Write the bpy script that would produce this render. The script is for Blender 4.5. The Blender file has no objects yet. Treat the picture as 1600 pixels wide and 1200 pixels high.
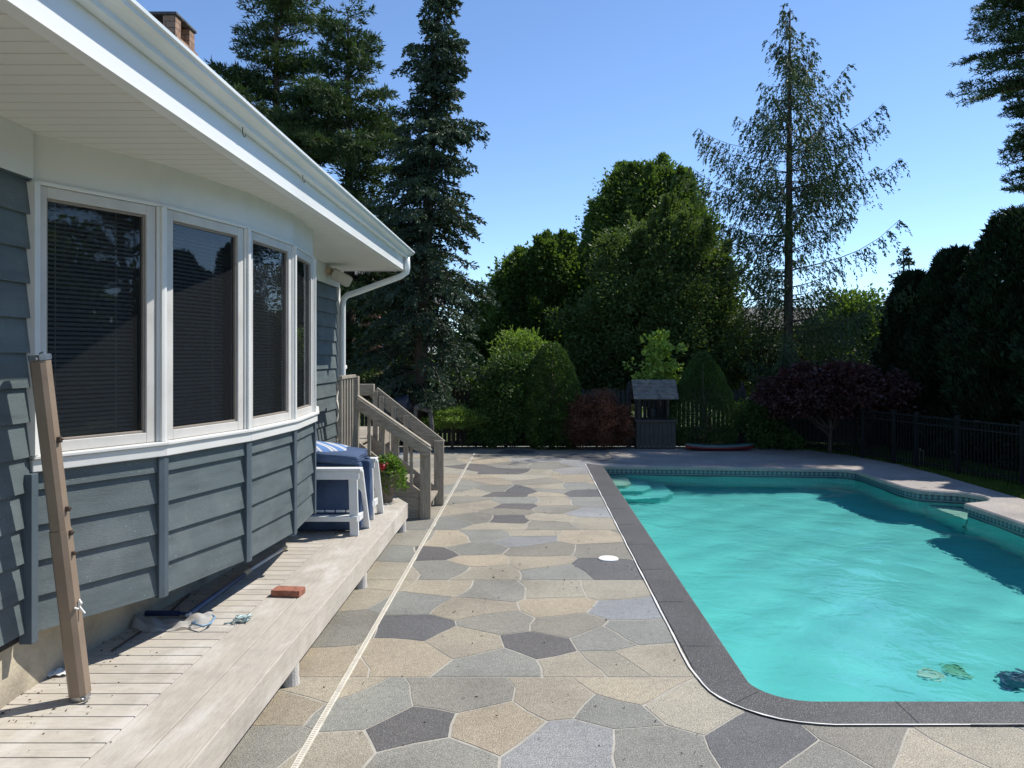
import bpy, bmesh, math, random
import numpy as np
from mathutils import Vector, Matrix
from mathutils.geometry import tessellate_polygon
R = math.radians
S = bpy.context.scene
COL = S.collection
# ------------------------------------------------------------------ camera
cam = bpy.data.cameras.new('camera'); camo = bpy.data.objects.new('camera', cam); COL.objects.link(camo)
camo.location = (0, 0, 1.85); camo.rotation_euler = (R(90), 0, 0)
cam.sensor_width = 36; cam.lens = 36*1230/1600
cam.shift_x = -28/1600; cam.shift_y = -44/1600
cam.clip_start = .05; cam.clip_end = 2000
S.camera = camo
# ------------------------------------------------------------------ light
SUN_AZ, SUN_EL = 27, 51.5      # azimuth measured from +X towards +Y
sd = Vector((math.cos(R(SUN_EL))*math.cos(R(SUN_AZ)), math.cos(R(SUN_EL))*math.sin(R(SUN_AZ)), math.sin(R(SUN_EL))))
w = bpy.data.worlds.new('World'); S.world = w; w.use_nodes = True
nt = w.node_tree; nt.nodes.clear()
sky = nt.nodes.new('ShaderNodeTexSky'); sky.sky_type = 'NISHITA'; sky.sun_disc = False
sky.sun_elevation = R(SUN_EL); sky.sun_rotation = R(90-SUN_AZ)
sky.air_density = .75; sky.dust_density = .0; sky.ozone_density = 5.0
bg = nt.nodes.new('ShaderNodeBackground'); bg.inputs['Strength'].default_value = .15
wo = nt.nodes.new('ShaderNodeOutputWorld')
nt.links.new(sky.outputs[0], bg.inputs[0]); nt.links.new(bg.outputs[0], wo.inputs[0])
sl = bpy.data.lights.new('sun', 'SUN'); sl.energy = 4.0; sl.angle = R(.53); sl.color = (1, .955, .88)
slo = bpy.data.objects.new('sun', sl); COL.objects.link(slo)
slo.rotation_euler = sd.to_track_quat('Z', 'Y').to_euler(); slo.location = (0, 0, 20)
S.view_settings.view_transform = 'Standard'; S.view_settings.look = 'None'
S.view_settings.gamma = 1; S.view_settings.exposure = 0.50
S.cycles.max_bounces = 10; S.cycles.transparent_max_bounces = 16; S.cycles.transmission_bounces = 8
S.cycles.caustics_refractive = True; S.cycles.caustics_reflective = False

def at(px, py, Y):
    return Vector(((px-828)/1230*Y, Y, 1.85-(py-556)/1230*Y))
def ground(px, py, z=0):
    return at(px, py, (1.85-z)*1230/(py-556))
rnd = random.Random(5)
rng = np.random.default_rng(11)

# ------------------------------------------------------------------ materials
MATS = {}
def newmat(name):
    m = bpy.data.materials.new(name); m.use_nodes = True; m.node_tree.nodes.clear(); MATS[name] = m
    return m, m.node_tree.nodes, m.node_tree.links
def rgb(c): return (c[0], c[1], c[2], 1)
def out(N, L, s):
    o = N.new('ShaderNodeOutputMaterial'); L.new(s, o.inputs[0])
def coords(N, L, scale=(1, 1, 1), rot=(0, 0, 0)):
    t = N.new('ShaderNodeTexCoord'); m = N.new('ShaderNodeMapping'); m.inputs['Scale'].default_value = scale
    m.inputs['Rotation'].default_value = rot
    L.new(t.outputs['Object'], m.inputs['Vector']); return m.outputs[0]
def noise(N, L, v, sc, det=3, rough=.55):
    n = N.new('ShaderNodeTexNoise'); n.inputs['Scale'].default_value = sc; n.inputs['Detail'].default_value = det
    n.inputs['Roughness'].default_value = rough
    if v is not None: L.new(v, n.inputs['Vector'])
    return n.outputs[0]
def ramp(N, L, f, stops):
    r = N.new('ShaderNodeValToRGB'); e = r.color_ramp.elements
    e[0].position, e[0].color = stops[0][0], rgb(stops[0][1]); e[1].position, e[1].color = stops[-1][0], rgb(stops[-1][1])
    for p, c in stops[1:-1]:
        x = e.new(p); x.color = rgb(c)
    L.new(f, r.inputs[0]); return r.outputs[0]
def mix(N, L, f, a, b, mode='MIX'):
    m = N.new('ShaderNodeMix'); m.data_type = 'RGBA'; m.blend_type = mode
    for s, x in ((m.inputs[0], f), (m.inputs[6], a), (m.inputs[7], b)):
        if hasattr(x, 'links'): L.new(x, s)
        elif isinstance(x, (int, float)): s.default_value = x
        else: s.default_value = rgb(x)
    return m.outputs[2]
def bump(N, L, h, st, d=.01):
    b = N.new('ShaderNodeBump'); b.inputs['Strength'].default_value = st; b.inputs['Distance'].default_value = d
    L.new(h, b.inputs['Height']); return b.outputs[0]
def simple(name, c, rough=.6, var=.12, nsc=6, bmp=0, bsc=80, stretch=(1, 1, 1), spec=.4, metal=0, dirt=None, dirtamt=.5, dsc=2.5, coat=0):
    m, N, L = newmat(name)
    v = coords(N, L, stretch)
    n = noise(N, L, v, nsc, 5)
    dk = [x*(1-var*2.2) for x in c]; lt = [min(1, x*(1+var)) for x in c]
    col = ramp(N, L, n, [(.25, dk), (.5, c), (.75, lt)])
    if dirt:
        d = noise(N, L, coords(N, L, (1, 1, 1)), dsc, 8, .65)
        f = ramp(N, L, d, [(.48, (0, 0, 0)), (.72, (dirtamt,)*3)])
        col = mix(N, L, f, col, dirt)
    p = N.new('ShaderNodeBsdfPrincipled'); L.new(col, p.inputs['Base Color'])
    p.inputs['Roughness'].default_value = rough; p.inputs['Metallic'].default_value = metal
    p.inputs['Specular IOR Level'].default_value = spec
    if coat: p.inputs['Coat Weight'].default_value = coat
    if bmp: L.new(bump(N, L, noise(N, L, v, bsc, 4), bmp), p.inputs['Normal'])
    out(N, L, p.outputs[0]); return m
def leafmat(name, c1, c2, trans=.3, nsc=2.2, rough=.55, tc=None):
    m, N, L = newmat(name)
    t = coords(N, L)
    a = noise(N, L, t, nsc, 3); b = noise(N, L, t, 40, 2)
    mm = N.new('ShaderNodeMath'); mm.operation = 'ADD'; L.new(a, mm.inputs[0]); L.new(b, mm.inputs[1])
    m2 = N.new('ShaderNodeMath'); m2.operation = 'MULTIPLY'; L.new(mm.outputs[0], m2.inputs[0]); m2.inputs[1].default_value = .5
    col = ramp(N, L, m2.outputs[0], [(.34, c1), (.66, c2)])
    p = N.new('ShaderNodeBsdfPrincipled'); L.new(col, p.inputs['Base Color']); p.inputs['Roughness'].default_value = rough
    p.inputs['Specular IOR Level'].default_value = .2
    tr = N.new('ShaderNodeBsdfTranslucent')
    tcol = mix(N, L, 1.0, col, tc or (1.3, 1.5, .55), 'MULTIPLY'); L.new(tcol, tr.inputs[0])
    ms = N.new('ShaderNodeMixShader'); ms.inputs[0].default_value = trans
    L.new(p.outputs[0], ms.inputs[1]); L.new(tr.outputs[0], ms.inputs[2]); out(N, L, ms.outputs[0]); return m

simple('siding', (.102, .128, .131), .5, .13, 3, .3, 60, (1, 1, 6), dirt=(.19, .215, .215), dirtamt=.6, dsc=2.4)
# specks of dried splash on the siding
m = MATS['siding']; N, L = m.node_tree.nodes, m.node_tree.links
p = [n for n in N if n.type == 'BSDF_PRINCIPLED'][0]; src = p.inputs['Base Color'].links[0].from_socket
vo = N.new('ShaderNodeTexVoronoi'); vo.inputs['Scale'].default_value = 45; L.new(coords(N, L), vo.inputs['Vector'])
f = ramp(N, L, vo.outputs['Distance'], [(.10, (.5, .5, .5)), (.16, (0, 0, 0))])
L.new(mix(N, L, mix(N, L, 1.0, f, ramp(N, L, noise(N, L, coords(N, L), 5, 3), [(.5, (0, 0, 0)), (.6, (1, 1, 1))]), 'MULTIPLY'), src, (.42, .45, .45)), p.inputs['Base Color'])
simple('siding_trim', (.075, .10, .12), .5, .08)
simple('white_trim', (.72, .715, .68), .42, .04, 2, 0, spec=.5, dirt=(.5, .5, .47), dirtamt=.35)
simple('white_metal', (.78, .785, .765), .3, .03, 1.5, 0, spec=.5)
simple('gutter_paint', (.73, .76, .75), .32, .04, 1.2, spec=.5, dirt=(.5, .56, .52), dirtamt=.4, dsc=1.5)
simple('frame_vinyl', (.60, .58, .54), .45, .08, 4, dirt=(.42, .38, .33), dirtamt=.5, dsc=3)
simple('foundation', (.50, .44, .33), .85, .12, 4, .5, 40, dirt=(.16, .14, .11), dirtamt=.75, dsc=2.2)
simple('shingle', (.10, .10, .10), .9, .3, 12, .5, 60)
simple('concrete_pier', (.60, .58, .53), .8, .1, 8, .3)
simple('stair_wood', (.36, .315, .25), .75, .22, 5, .5, 30, (14, 14, 1.5), dirt=(.15, .125, .10), dirtamt=.6)
simple('rail_wood', (.36, .315, .25), .75, .22, 5, .5, 30, (2, 14, 14), dirt=(.17, .14, .11), dirtamt=.6)
simple('chair_paint', (.72, .73, .72), .45, .05, 6)
simple('navy_fabric', (.052, .085, .16), .9, .15, 6, .4, 220, dirt=(.09, .13, .21), dirtamt=.4)
simple('terracotta_grey', (.17, .145, .125), .8, .2, 14, .3, 60, dirt=(.30, .28, .26), dirtamt=.4, dsc=8)
simple('soil', (.05, .036, .025), .95, .5, 20, .9, 30)
simple('mulch', (.075, .05, .034), .95, .6, 14, 1, 30, dirt=(.20, .15, .10), dirtamt=.6, dsc=9)
simple('bronze_paint', (.235, .175, .125), .42, .07, 5, .1, 50, spec=.5, dirt=(.30, .24, .18), dirtamt=.4)
simple('gasket', (.27, .235, .20), .6, .1)
simple('bronze_dark', (.09, .065, .05), .45, .1)
simple('steel', (.45, .46, .47), .35, .15, 20, metal=.9)
simple('brick_red', (.34, .135, .085), .85, .25, 30, .6, 60)
simple('rope', (.50, .62, .60), .8, .4, 60)
simple('paper', (.78, .77, .74), .7, .06)
simple('black_plastic', (.03, .032, .035), .45, .2)
simple('cream_plastic', (.60, .50, .33), .5, .1)
simple('beige_plastic', (.55, .50, .42), .5, .08)
simple('pole_blue', (.07, .11, .20), .35, .1, spec=.6)
simple('pole_white', (.72, .70, .66), .35, .06)
simple('rim_blue', (.20, .33, .46), .4, .1)
simple('rim_green', (.20, .52, .35), .5, .1)
simple('rim_navy', (.02, .035, .09), .4, .1)
simple('picket_wood', (.065, .055, .045), .85, .35, 8, .5, 30, (10, 10, 1.5))
simple('well_wood', (.08, .07, .058), .85, .3, 6, .5, 30, (10, 10, 1.5), dirt=(.07, .06, .05), dirtamt=.7)
simple('well_shingle', (.19, .165, .14), .85, .3, 12, .4, 40, dirt=(.1, .095, .09), dirtamt=.6)
simple('fence_metal', (.012, .013, .013), .6, .1, spec=.2)
simple('hull_red', (.16, .02, .02), .4, .1)
simple('hull_teal', (.07, .14, .13), .4, .15)
simple('bark', (.085, .065, .05), .95, .4, 6, .9, 30, (6, 6, 1))
simple('bark_pale', (.16, .13, .10), .9, .4, 6, .9, 30, (6, 6, 1))
simple('neighbour_siding', (.45, .47, .48), .7, .06, 2)
simple('neighbour_roof', (.13, .12, .115), .9, .2, 9)
simple('lawn', (.055, .09, .02), .95, .4, 3, .8, 60)
simple('tarp', (.035, .045, .065), .5, .3, 6, .6, 10)
simple('log', (.15, .14, .13), .9, .3, 6, .8, 20)
simple('bin_blue', (.13, .17, .22), .5, .1)
simple('lid_white', (.80, .79, .74), .5, .05)
simple('drain_plastic', (.70, .66, .55), .6, .12, 10, dirt=(.42, .36, .28), dirtamt=.55, dsc=6)
simple('lantern_metal', (.25, .22, .15), .35, .2, metal=.8)
simple('towel', (.62, .58, .50), .9, .1)
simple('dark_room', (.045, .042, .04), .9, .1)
simple('blind_slat', (.52, .51, .47), .6, .05)
simple('petal', (.45, .02, .05), .6, .2)

def sock(N, t): return [n for n in N if n.type == t][0]
# vinyl soffit: ribbed, perforated bands
def soffit_mat():
    m, N, L = newmat('soffit')
    t = N.new('ShaderNodeTexCoord'); s = N.new('ShaderNodeSeparateXYZ'); L.new(t.outputs['Object'], s.inputs[0])
    p = N.new('ShaderNodeBsdfPrincipled'); p.inputs['Roughness'].default_value = .5
    vo = N.new('ShaderNodeTexVoronoi'); vo.inputs['Scale'].default_value = 95; vo.inputs['Randomness'].default_value = 0; L.new(t.outputs['Object'], vo.inputs[0])
    dots = ramp(N, L, vo.outputs['Distance'], [(.28, (1, 1, 1)), (.36, (0, 0, 0))])
    a = N.new('ShaderNodeMath'); a.operation = 'MULTIPLY'; a.inputs[1].default_value = 1/.31; L.new(s.outputs[1], a.inputs[0])
    b = N.new('ShaderNodeMath'); b.operation = 'FRACT'; L.new(a.outputs[0], b.inputs[0])
    band = ramp(N, L, b.outputs[0], [(.36, (0, 0, 0)), (.37, (1, 1, 1)), (.62, (1, 1, 1)), (.63, (0, 0, 0))])
    col = mix(N, L, mix(N, L, 1.0, dots, band, 'MULTIPLY'), (.70, .69, .64), (.42, .40, .36))
    L.new(col, p.inputs['Base Color']); out(N, L, p.outputs[0])
soffit_mat()

def brick_mat(name, c1, c2, mortar, sc=1.0, axis='xz'):
    m, N, L = newmat(name)
    t = N.new('ShaderNodeTexCoord'); s = N.new('ShaderNodeSeparateXYZ'); L.new(t.outputs['Object'], s.inputs[0])
    ad = N.new('ShaderNodeMath'); ad.operation = 'ADD'; L.new(s.outputs[0], ad.inputs[0]); L.new(s.outputs[1], ad.inputs[1])
    c = N.new('ShaderNodeCombineXYZ'); L.new(ad.outputs[0], c.inputs[0]); L.new(s.outputs[2], c.inputs[1])
    b = N.new('ShaderNodeTexBrick'); L.new(c.outputs[0], b.inputs['Vector'])
    b.inputs['Scale'].default_value = sc; b.inputs['Brick Width'].default_value = .21; b.inputs['Row Height'].default_value = .068
    b.inputs['Mortar Size'].default_value = .005; b.inputs['Color1'].default_value = rgb(c1); b.inputs['Color2'].default_value = rgb(c2); b.inputs['Mortar'].default_value = rgb(mortar)
    col = mix(N, L, .5, b.outputs[0], ramp(N, L, noise(N, L, t.outputs['Object'], 14, 4), [(.3, (.3, .3, .3)), (.7, (.8, .8, .8))]), 'OVERLAY')
    p = N.new('ShaderNodeBsdfPrincipled'); p.inputs['Roughness'].default_value = .85; L.new(col, p.inputs['Base Color'])
    bb = N.new('ShaderNodeBump'); bb.invert = True; bb.inputs['Distance'].default_value = .01; L.new(b.outputs['Fac'], bb.inputs['Height']); L.new(bb.outputs[0], p.inputs['Normal'])
    out(N, L, p.outputs[0])
brick_mat('chimney_brick', (.36, .22, .14), (.26, .15, .09), (.14, .10, .08))
brick_mat('neighbour_brick', (.36, .13, .07), (.26, .09, .05), (.25, .2, .17))

def deckmat(name, stretch):
    m, N, L = newmat(name)
    v = coords(N, L, stretch)
    a = noise(N, L, v, 6, 6, .6)
    col = ramp(N, L, a, [(.3, (.44, .40, .335)), (.5, (.51, .465, .395)), (.72, (.57, .525, .455))])
    at_ = N.new('ShaderNodeAttribute'); at_.attribute_name = 'tone'
    tn = ramp(N, L, at_.outputs['Fac'], [(0, (.86, .85, .84)), (1, (1.0, 1.0, 1.0))])
    col = mix(N, L, 1.0, col, tn, 'MULTIPLY')
    d = noise(N, L, coords(N, L), 1.7, 9, .7)
    col = mix(N, L, ramp(N, L, d, [(.5, (0, 0, 0)), (.66, (.7, .7, .7))]), col, (.33, .30, .26))
    d3 = noise(N, L, coords(N, L, (2.2, .8, 1)), 2.3, 6, .6)
    col = mix(N, L, ramp(N, L, d3, [(.52, (0, 0, 0)), (.68, (.55, .55, .55))]), col, (.66, .63, .58))
    d2 = noise(N, L, coords(N, L), 45, 2, .5)
    col = mix(N, L, ramp(N, L, d2, [(.73, (0, 0, 0)), (.80, (.6, .6, .6))]), col, (.2, .16, .11))
    # dirt drifted against the foundation
    s = N.new('ShaderNodeSeparateXYZ'); L.new(coords(N, L), s.inputs[0])
    ad = N.new('ShaderNodeMath'); ad.operation = 'MULTIPLY_ADD'; ad.inputs[1].default_value = .45; L.new(d, ad.inputs[0]); L.new(s.outputs[0], ad.inputs[2])
    col = mix(N, L, ramp(N, L, ad.outputs[0], [(0, (.0, .0, .0)), (1, (0, 0, 0))]), col, (.2, .16, .11))
    p = N.new('ShaderNodeBsdfPrincipled'); p.inputs['Roughness'].default_value = .7; L.new(col, p.inputs['Base Color'])
    L.new(bump(N, L, noise(N, L, v, 30, 4), .4, .004), p.inputs['Normal']); out(N, L, p.outputs[0])
deckmat('deck_boards', (1.6, 9, 9)); deckmat('deck_border', (9, 1.2, 9))

def aggregate(name, base=None, speck=.5, sheen=.75):
    m, N, L = newmat(name)
    v = coords(N, L)
    if base is None:
        a = N.new('ShaderNodeAttribute'); a.attribute_name = 'stone'; col = a.outputs['Color']
    else:
        col = ramp(N, L, noise(N, L, v, 2, 4), [(.3, [x*.9 for x in base]), (.7, [x*1.08 for x in base])])
    g = noise(N, L, v, 150, 3, .75)
    col = mix(N, L, 1.0, col, ramp(N, L, g, [(.38, (1-speck,)*3), (.5, (1, 1, 1)), (.62, (1+speck,)*3)]), 'MULTIPLY')
    mid = noise(N, L, v, 28, 4, .7)
    col = mix(N, L, 1.0, col, ramp(N, L, mid, [(.35, (.86, .86, .86)), (.5, (1, 1, 1)), (.65, (1.12, 1.12, 1.12))]), 'MULTIPLY')
    big = noise(N, L, v, 1.3, 6, .65)
    col = mix(N, L, 1.0, col, ramp(N, L, big, [(.32, (.78, .77, .76)), (.5, (.97, .97, .97)), (.68, (1.12, 1.11, 1.08))]), 'MULTIPLY')
    vo = N.new('ShaderNodeTexVoronoi'); vo.inputs['Scale'].default_value = 95; L.new(v, vo.inputs[0])
    col = mix(N, L, ramp(N, L, vo.outputs['Distance'], [(.12, (.5*speck+.15,)*3), (.2, (0, 0, 0))]), col, (.75, .74, .70))
    p = N.new('ShaderNodeBsdfPrincipled'); p.inputs['Roughness'].default_value = sheen; L.new(col, p.inputs['Base Color'])
    L.new(bump(N, L, noise(N, L, v, 160, 3), .5, .003), p.inputs['Normal']); out(N, L, p.outputs[0])
aggregate('flagstones', None, .6)
aggregate('coping_dark', (.078, .075, .073), .95, .65)
aggregate('coping_light', (.33, .295, .265), .5)
aggregate('apron', (.32, .285, .25), .5)
simple('grout', (.43, .40, .34), .85, .15, 8, .4, 50, dirt=(.28, .26, .22), dirtamt=.8, dsc=4)
simple('grout_white', (.74, .72, .68), .8, .08, 10)

def tile_mat():
    m, N, L = newmat('tile_band')
    u = N.new('ShaderNodeUVMap'); s = N.new('ShaderNodeSeparateXYZ'); L.new(u.outputs[0], s.inputs[0])
    def M(op, a, b=None, c=None):
        n = N.new('ShaderNodeMath'); n.operation = op
        for i, x in enumerate((a, b, c)):
            if x is None: continue
            if hasattr(x, 'links'): L.new(x, n.inputs[i])
            else: n.inputs[i].default_value = x
        return n.outputs[0]
    U, V = s.outputs[0], s.outputs[1]          # metres along, metres up from the tile's foot
    fu = M('ABSOLUTE', M('SUBTRACT', M('FRACT', M('MULTIPLY', U, 1/.075)), .5))       # 0..0.5
    vv = M('MULTIPLY', M('SUBTRACT', V, .05), 1/.075)
    d = M('ADD', fu, M('ABSOLUTE', M('SUBTRACT', vv, .1)))
    ring = M('LESS_THAN', M('ABSOLUTE', M('SUBTRACT', d, .33)), .07)
    dot = M('LESS_THAN', d, .12)
    pat = M('MAXIMUM', ring, dot)
    inb = M('LESS_THAN', M('ABSOLUTE', M('SUBTRACT', V, .055)), .036)
    pat = M('MULTIPLY', pat, inb)
    l1 = M('LESS_THAN', M('ABSOLUTE', M('SUBTRACT', V, .016)), .003)
    l2 = M('LESS_THAN', M('ABSOLUTE', M('SUBTRACT', V, .096)), .003)
    pat = M('MAXIMUM', pat, M('MAXIMUM', l1, l2))
    base = ramp(N, L, V, [(.098, (.014, .045, .062)), (.10, (.05, .085, .075))])
    base = mix(N, L, .6, base, ramp(N, L, noise(N, L, coords(N, L), 30, 4), [(.3, (.35, .35, .35)), (.7, (.7, .7, .7))]), 'OVERLAY')
    col = mix(N, L, pat, base, (.22, .36, .38))
    p = N.new('ShaderNodeBsdfPrincipled'); p.inputs['Roughness'].default_value = .3; L.new(col, p.inputs['Base Color']); out(N, L, p.outputs[0])
tile_mat()
simple('pool_liner', (.22, .71, .68), .6, .05, 1.2, 0)
simple('pool_step', (.58, .74, .60), .6, .05, 2)

def water_mat():
    m, N, L = newmat('water')
    t = coords(N, L)
    wv = N.new('ShaderNodeTexNoise'); wv.inputs['Scale'].default_value = 2.6; wv.inputs['Detail'].default_value = 2.5; wv.inputs['Distortion'].default_value = .6; L.new(t, wv.inputs[0])
    wv2 = N.new('ShaderNodeTexNoise'); wv2.inputs['Scale'].default_value = 9; wv2.inputs['Detail'].default_value = 2; wv2.inputs['Distortion'].default_value = .8; L.new(t, wv2.inputs[0])
    ad = N.new('ShaderNodeMath'); ad.operation = 'MULTIPLY_ADD'; ad.inputs[1].default_value = .22; L.new(wv2.outputs[0], ad.inputs[0]); L.new(wv.outputs[0], ad.inputs[2])
    wv3 = N.new('ShaderNodeTexNoise'); wv3.inputs['Scale'].default_value = 24; wv3.inputs['Detail'].default_value = 2; L.new(t, wv3.inputs[0])
    ad2 = N.new('ShaderNodeMath'); ad2.operation = 'MULTIPLY_ADD'; ad2.inputs[1].default_value = .06; L.new(wv3.outputs[0], ad2.inputs[0]); L.new(ad.outputs[0], ad2.inputs[2])
    b = bump(N, L, ad2.outputs[0], 1.0, .018)
    fr = N.new('ShaderNodeFresnel'); fr.inputs[0].default_value = 1.33; L.new(b, fr.inputs['Normal'])
    gl = N.new('ShaderNodeBsdfGlossy'); gl.inputs['Roughness'].default_value = .02; L.new(b, gl.inputs['Normal'])
    rf = N.new('ShaderNodeBsdfRefraction'); rf.inputs['IOR'].default_value = 1.33; rf.inputs['Roughness'].default_value = 0.0; rf.inputs[0].default_value = (.80, .99, .98, 1); L.new(b, rf.inputs['Normal'])
    tr = N.new('ShaderNodeBsdfTransparent'); tr.inputs[0].default_value = (.80, .99, .98, 1)
    m1 = N.new('ShaderNodeMixShader'); m1.inputs[0].default_value = .0; L.new(rf.outputs[0], m1.inputs[1]); L.new(tr.outputs[0], m1.inputs[2])
    m2 = N.new('ShaderNodeMixShader'); L.new(fr.outputs[0], m2.inputs[0]); L.new(m1.outputs[0], m2.inputs[1]); L.new(gl.outputs[0], m2.inputs[2])
    out(N, L, m2.outputs[0]); return m1
WATER_MIX = water_mat()

def glass_mat():
    m, N, L = newmat('window_glass')
    fr = N.new('ShaderNodeFresnel'); fr.inputs[0].default_value = 1.55
    mu = N.new('ShaderNodeMath'); mu.operation = 'MULTIPLY_ADD'; mu.inputs[1].default_value = 1.0; mu.inputs[2].default_value = .0; mu.use_clamp = True; L.new(fr.outputs[0], mu.inputs[0])
    gl = N.new('ShaderNodeBsdfGlossy'); gl.inputs['Roughness'].default_value = .015
    L.new(bump(N, L, noise(N, L, coords(N, L), 1.5, 2), .25, .02), gl.inputs['Normal'])
    tr = N.new('ShaderNodeBsdfTransparent'); tr.inputs[0].default_value = (.68, .69, .68, 1)
    df = N.new('ShaderNodeBsdfDiffuse'); df.inputs[0].default_value = (.07, .075, .08, 1)
    m0 = N.new('ShaderNodeMixShader'); m0.inputs[0].default_value = .2; L.new(tr.outputs[0], m0.inputs[1]); L.new(df.outputs[0], m0.inputs[2])
    ms = N.new('ShaderNodeMixShader'); L.new(mu.outputs[0], ms.inputs[0]); L.new(m0.outputs[0], ms.inputs[1]); L.new(gl.outputs[0], ms.inputs[2])
    out(N, L, ms.outputs[0])
glass_mat()
def mesh_mat():
    m, N, L = newmat('net_mesh')
    tr = N.new('ShaderNodeBsdfTransparent'); df = N.new('ShaderNodeBsdfDiffuse'); df.inputs[0].default_value = (.68, .66, .62, 1)
    t2 = N.new('ShaderNodeBsdfTranslucent'); t2.inputs[0].default_value = (.6, .58, .55, 1)
    a = N.new('ShaderNodeMixShader'); a.inputs[0].default_value = .4; L.new(df.outputs[0], a.inputs[1]); L.new(t2.outputs[0], a.inputs[2])
    ms = N.new('ShaderNodeMixShader'); ms.inputs[0].default_value = .84; L.new(tr.outputs[0], ms.inputs[1]); L.new(a.outputs[0], ms.inputs[2]); out(N, L, ms.outputs[0])
mesh_mat()
def pillow_mat():
    m, N, L = newmat('pillow_stripe')
    t = N.new('ShaderNodeTexCoord'); s = N.new('ShaderNodeSeparateXYZ'); L.new(t.outputs['Object'], s.inputs[0])
    a = N.new('ShaderNodeMath'); a.operation = 'MULTIPLY_ADD'; a.inputs[1].default_value = .8; L.new(s.outputs[1], a.inputs[0]); L.new(s.outputs[0], a.inputs[2])
    b = N.new('ShaderNodeMath'); b.operation = 'MULTIPLY'; b.inputs[1].default_value = 1/.16; L.new(a.outputs[0], b.inputs[0])
    c = N.new('ShaderNodeMath'); c.operation = 'FRACT'; L.new(b.outputs[0], c.inputs[0])
    B = (.10, .20, .42); W = (.56, .55, .52)
    r = ramp(N, L, c.outputs[0], [(0, B), (.36, B), (.38, W), (.55, W), (.57, B), (.63, B), (.65, W), (.80, W), (.82, B)])
    [setattr(n.color_ramp, 'interpolation', 'LINEAR') for n in N if n.type == 'VALTORGB']
    p = N.new('ShaderNodeBsdfPrincipled'); p.inputs['Roughness'].default_value = .85; L.new(r, p.inputs['Base Color']); out(N, L, p.outputs[0])
pillow_mat()
leafmat('leaf_spruce', (.026, .046, .028), (.082, .118, .072), .12, 2.0)
leafmat('leaf_pine', (.026, .048, .022), (.092, .135, .052), .18, 1.4)
leafmat('leaf_hemlock', (.034, .055, .024), (.095, .135, .055), .2, 1.6)
leafmat('leaf_deciduous', (.055, .090, .024), (.15, .215, .058), .35, 1.2, .6)
leafmat('leaf_glossy', (.055, .085, .026), (.15, .20, .065), .3, 1.5, .5)
leafmat('leaf_yew', (.034, .066, .016), (.095, .16, .042), .2, 4)
leafmat('leaf_bright', (.24, .33, .06), (.44, .54, .14), .4, 5)
leafmat('leaf_light', (.11, .17, .04), (.24, .33, .09), .35, 4)
leafmat('leaf_juniper', (.12, .20, .04), (.27, .38, .09), .25, 5)
leafmat('leaf_red', (.07, .028, .016), (.24, .11, .065), .15, 6, .55, (1.5, .9, .6))
leafmat('leaf_purple', (.022, .011, .012), (.115, .050, .044), .12, 6, .38, (1.6, .7, .7))
leafmat('leaf_arbor', (.010, .020, .010), (.030, .052, .022), .12, 2)
leafmat('leaf_grass', (.05, .085, .015), (.11, .17, .035), .3, 3)
leafmat('leaf_pot', (.06, .12, .02), (.18, .28, .06), .35, 12)

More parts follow.
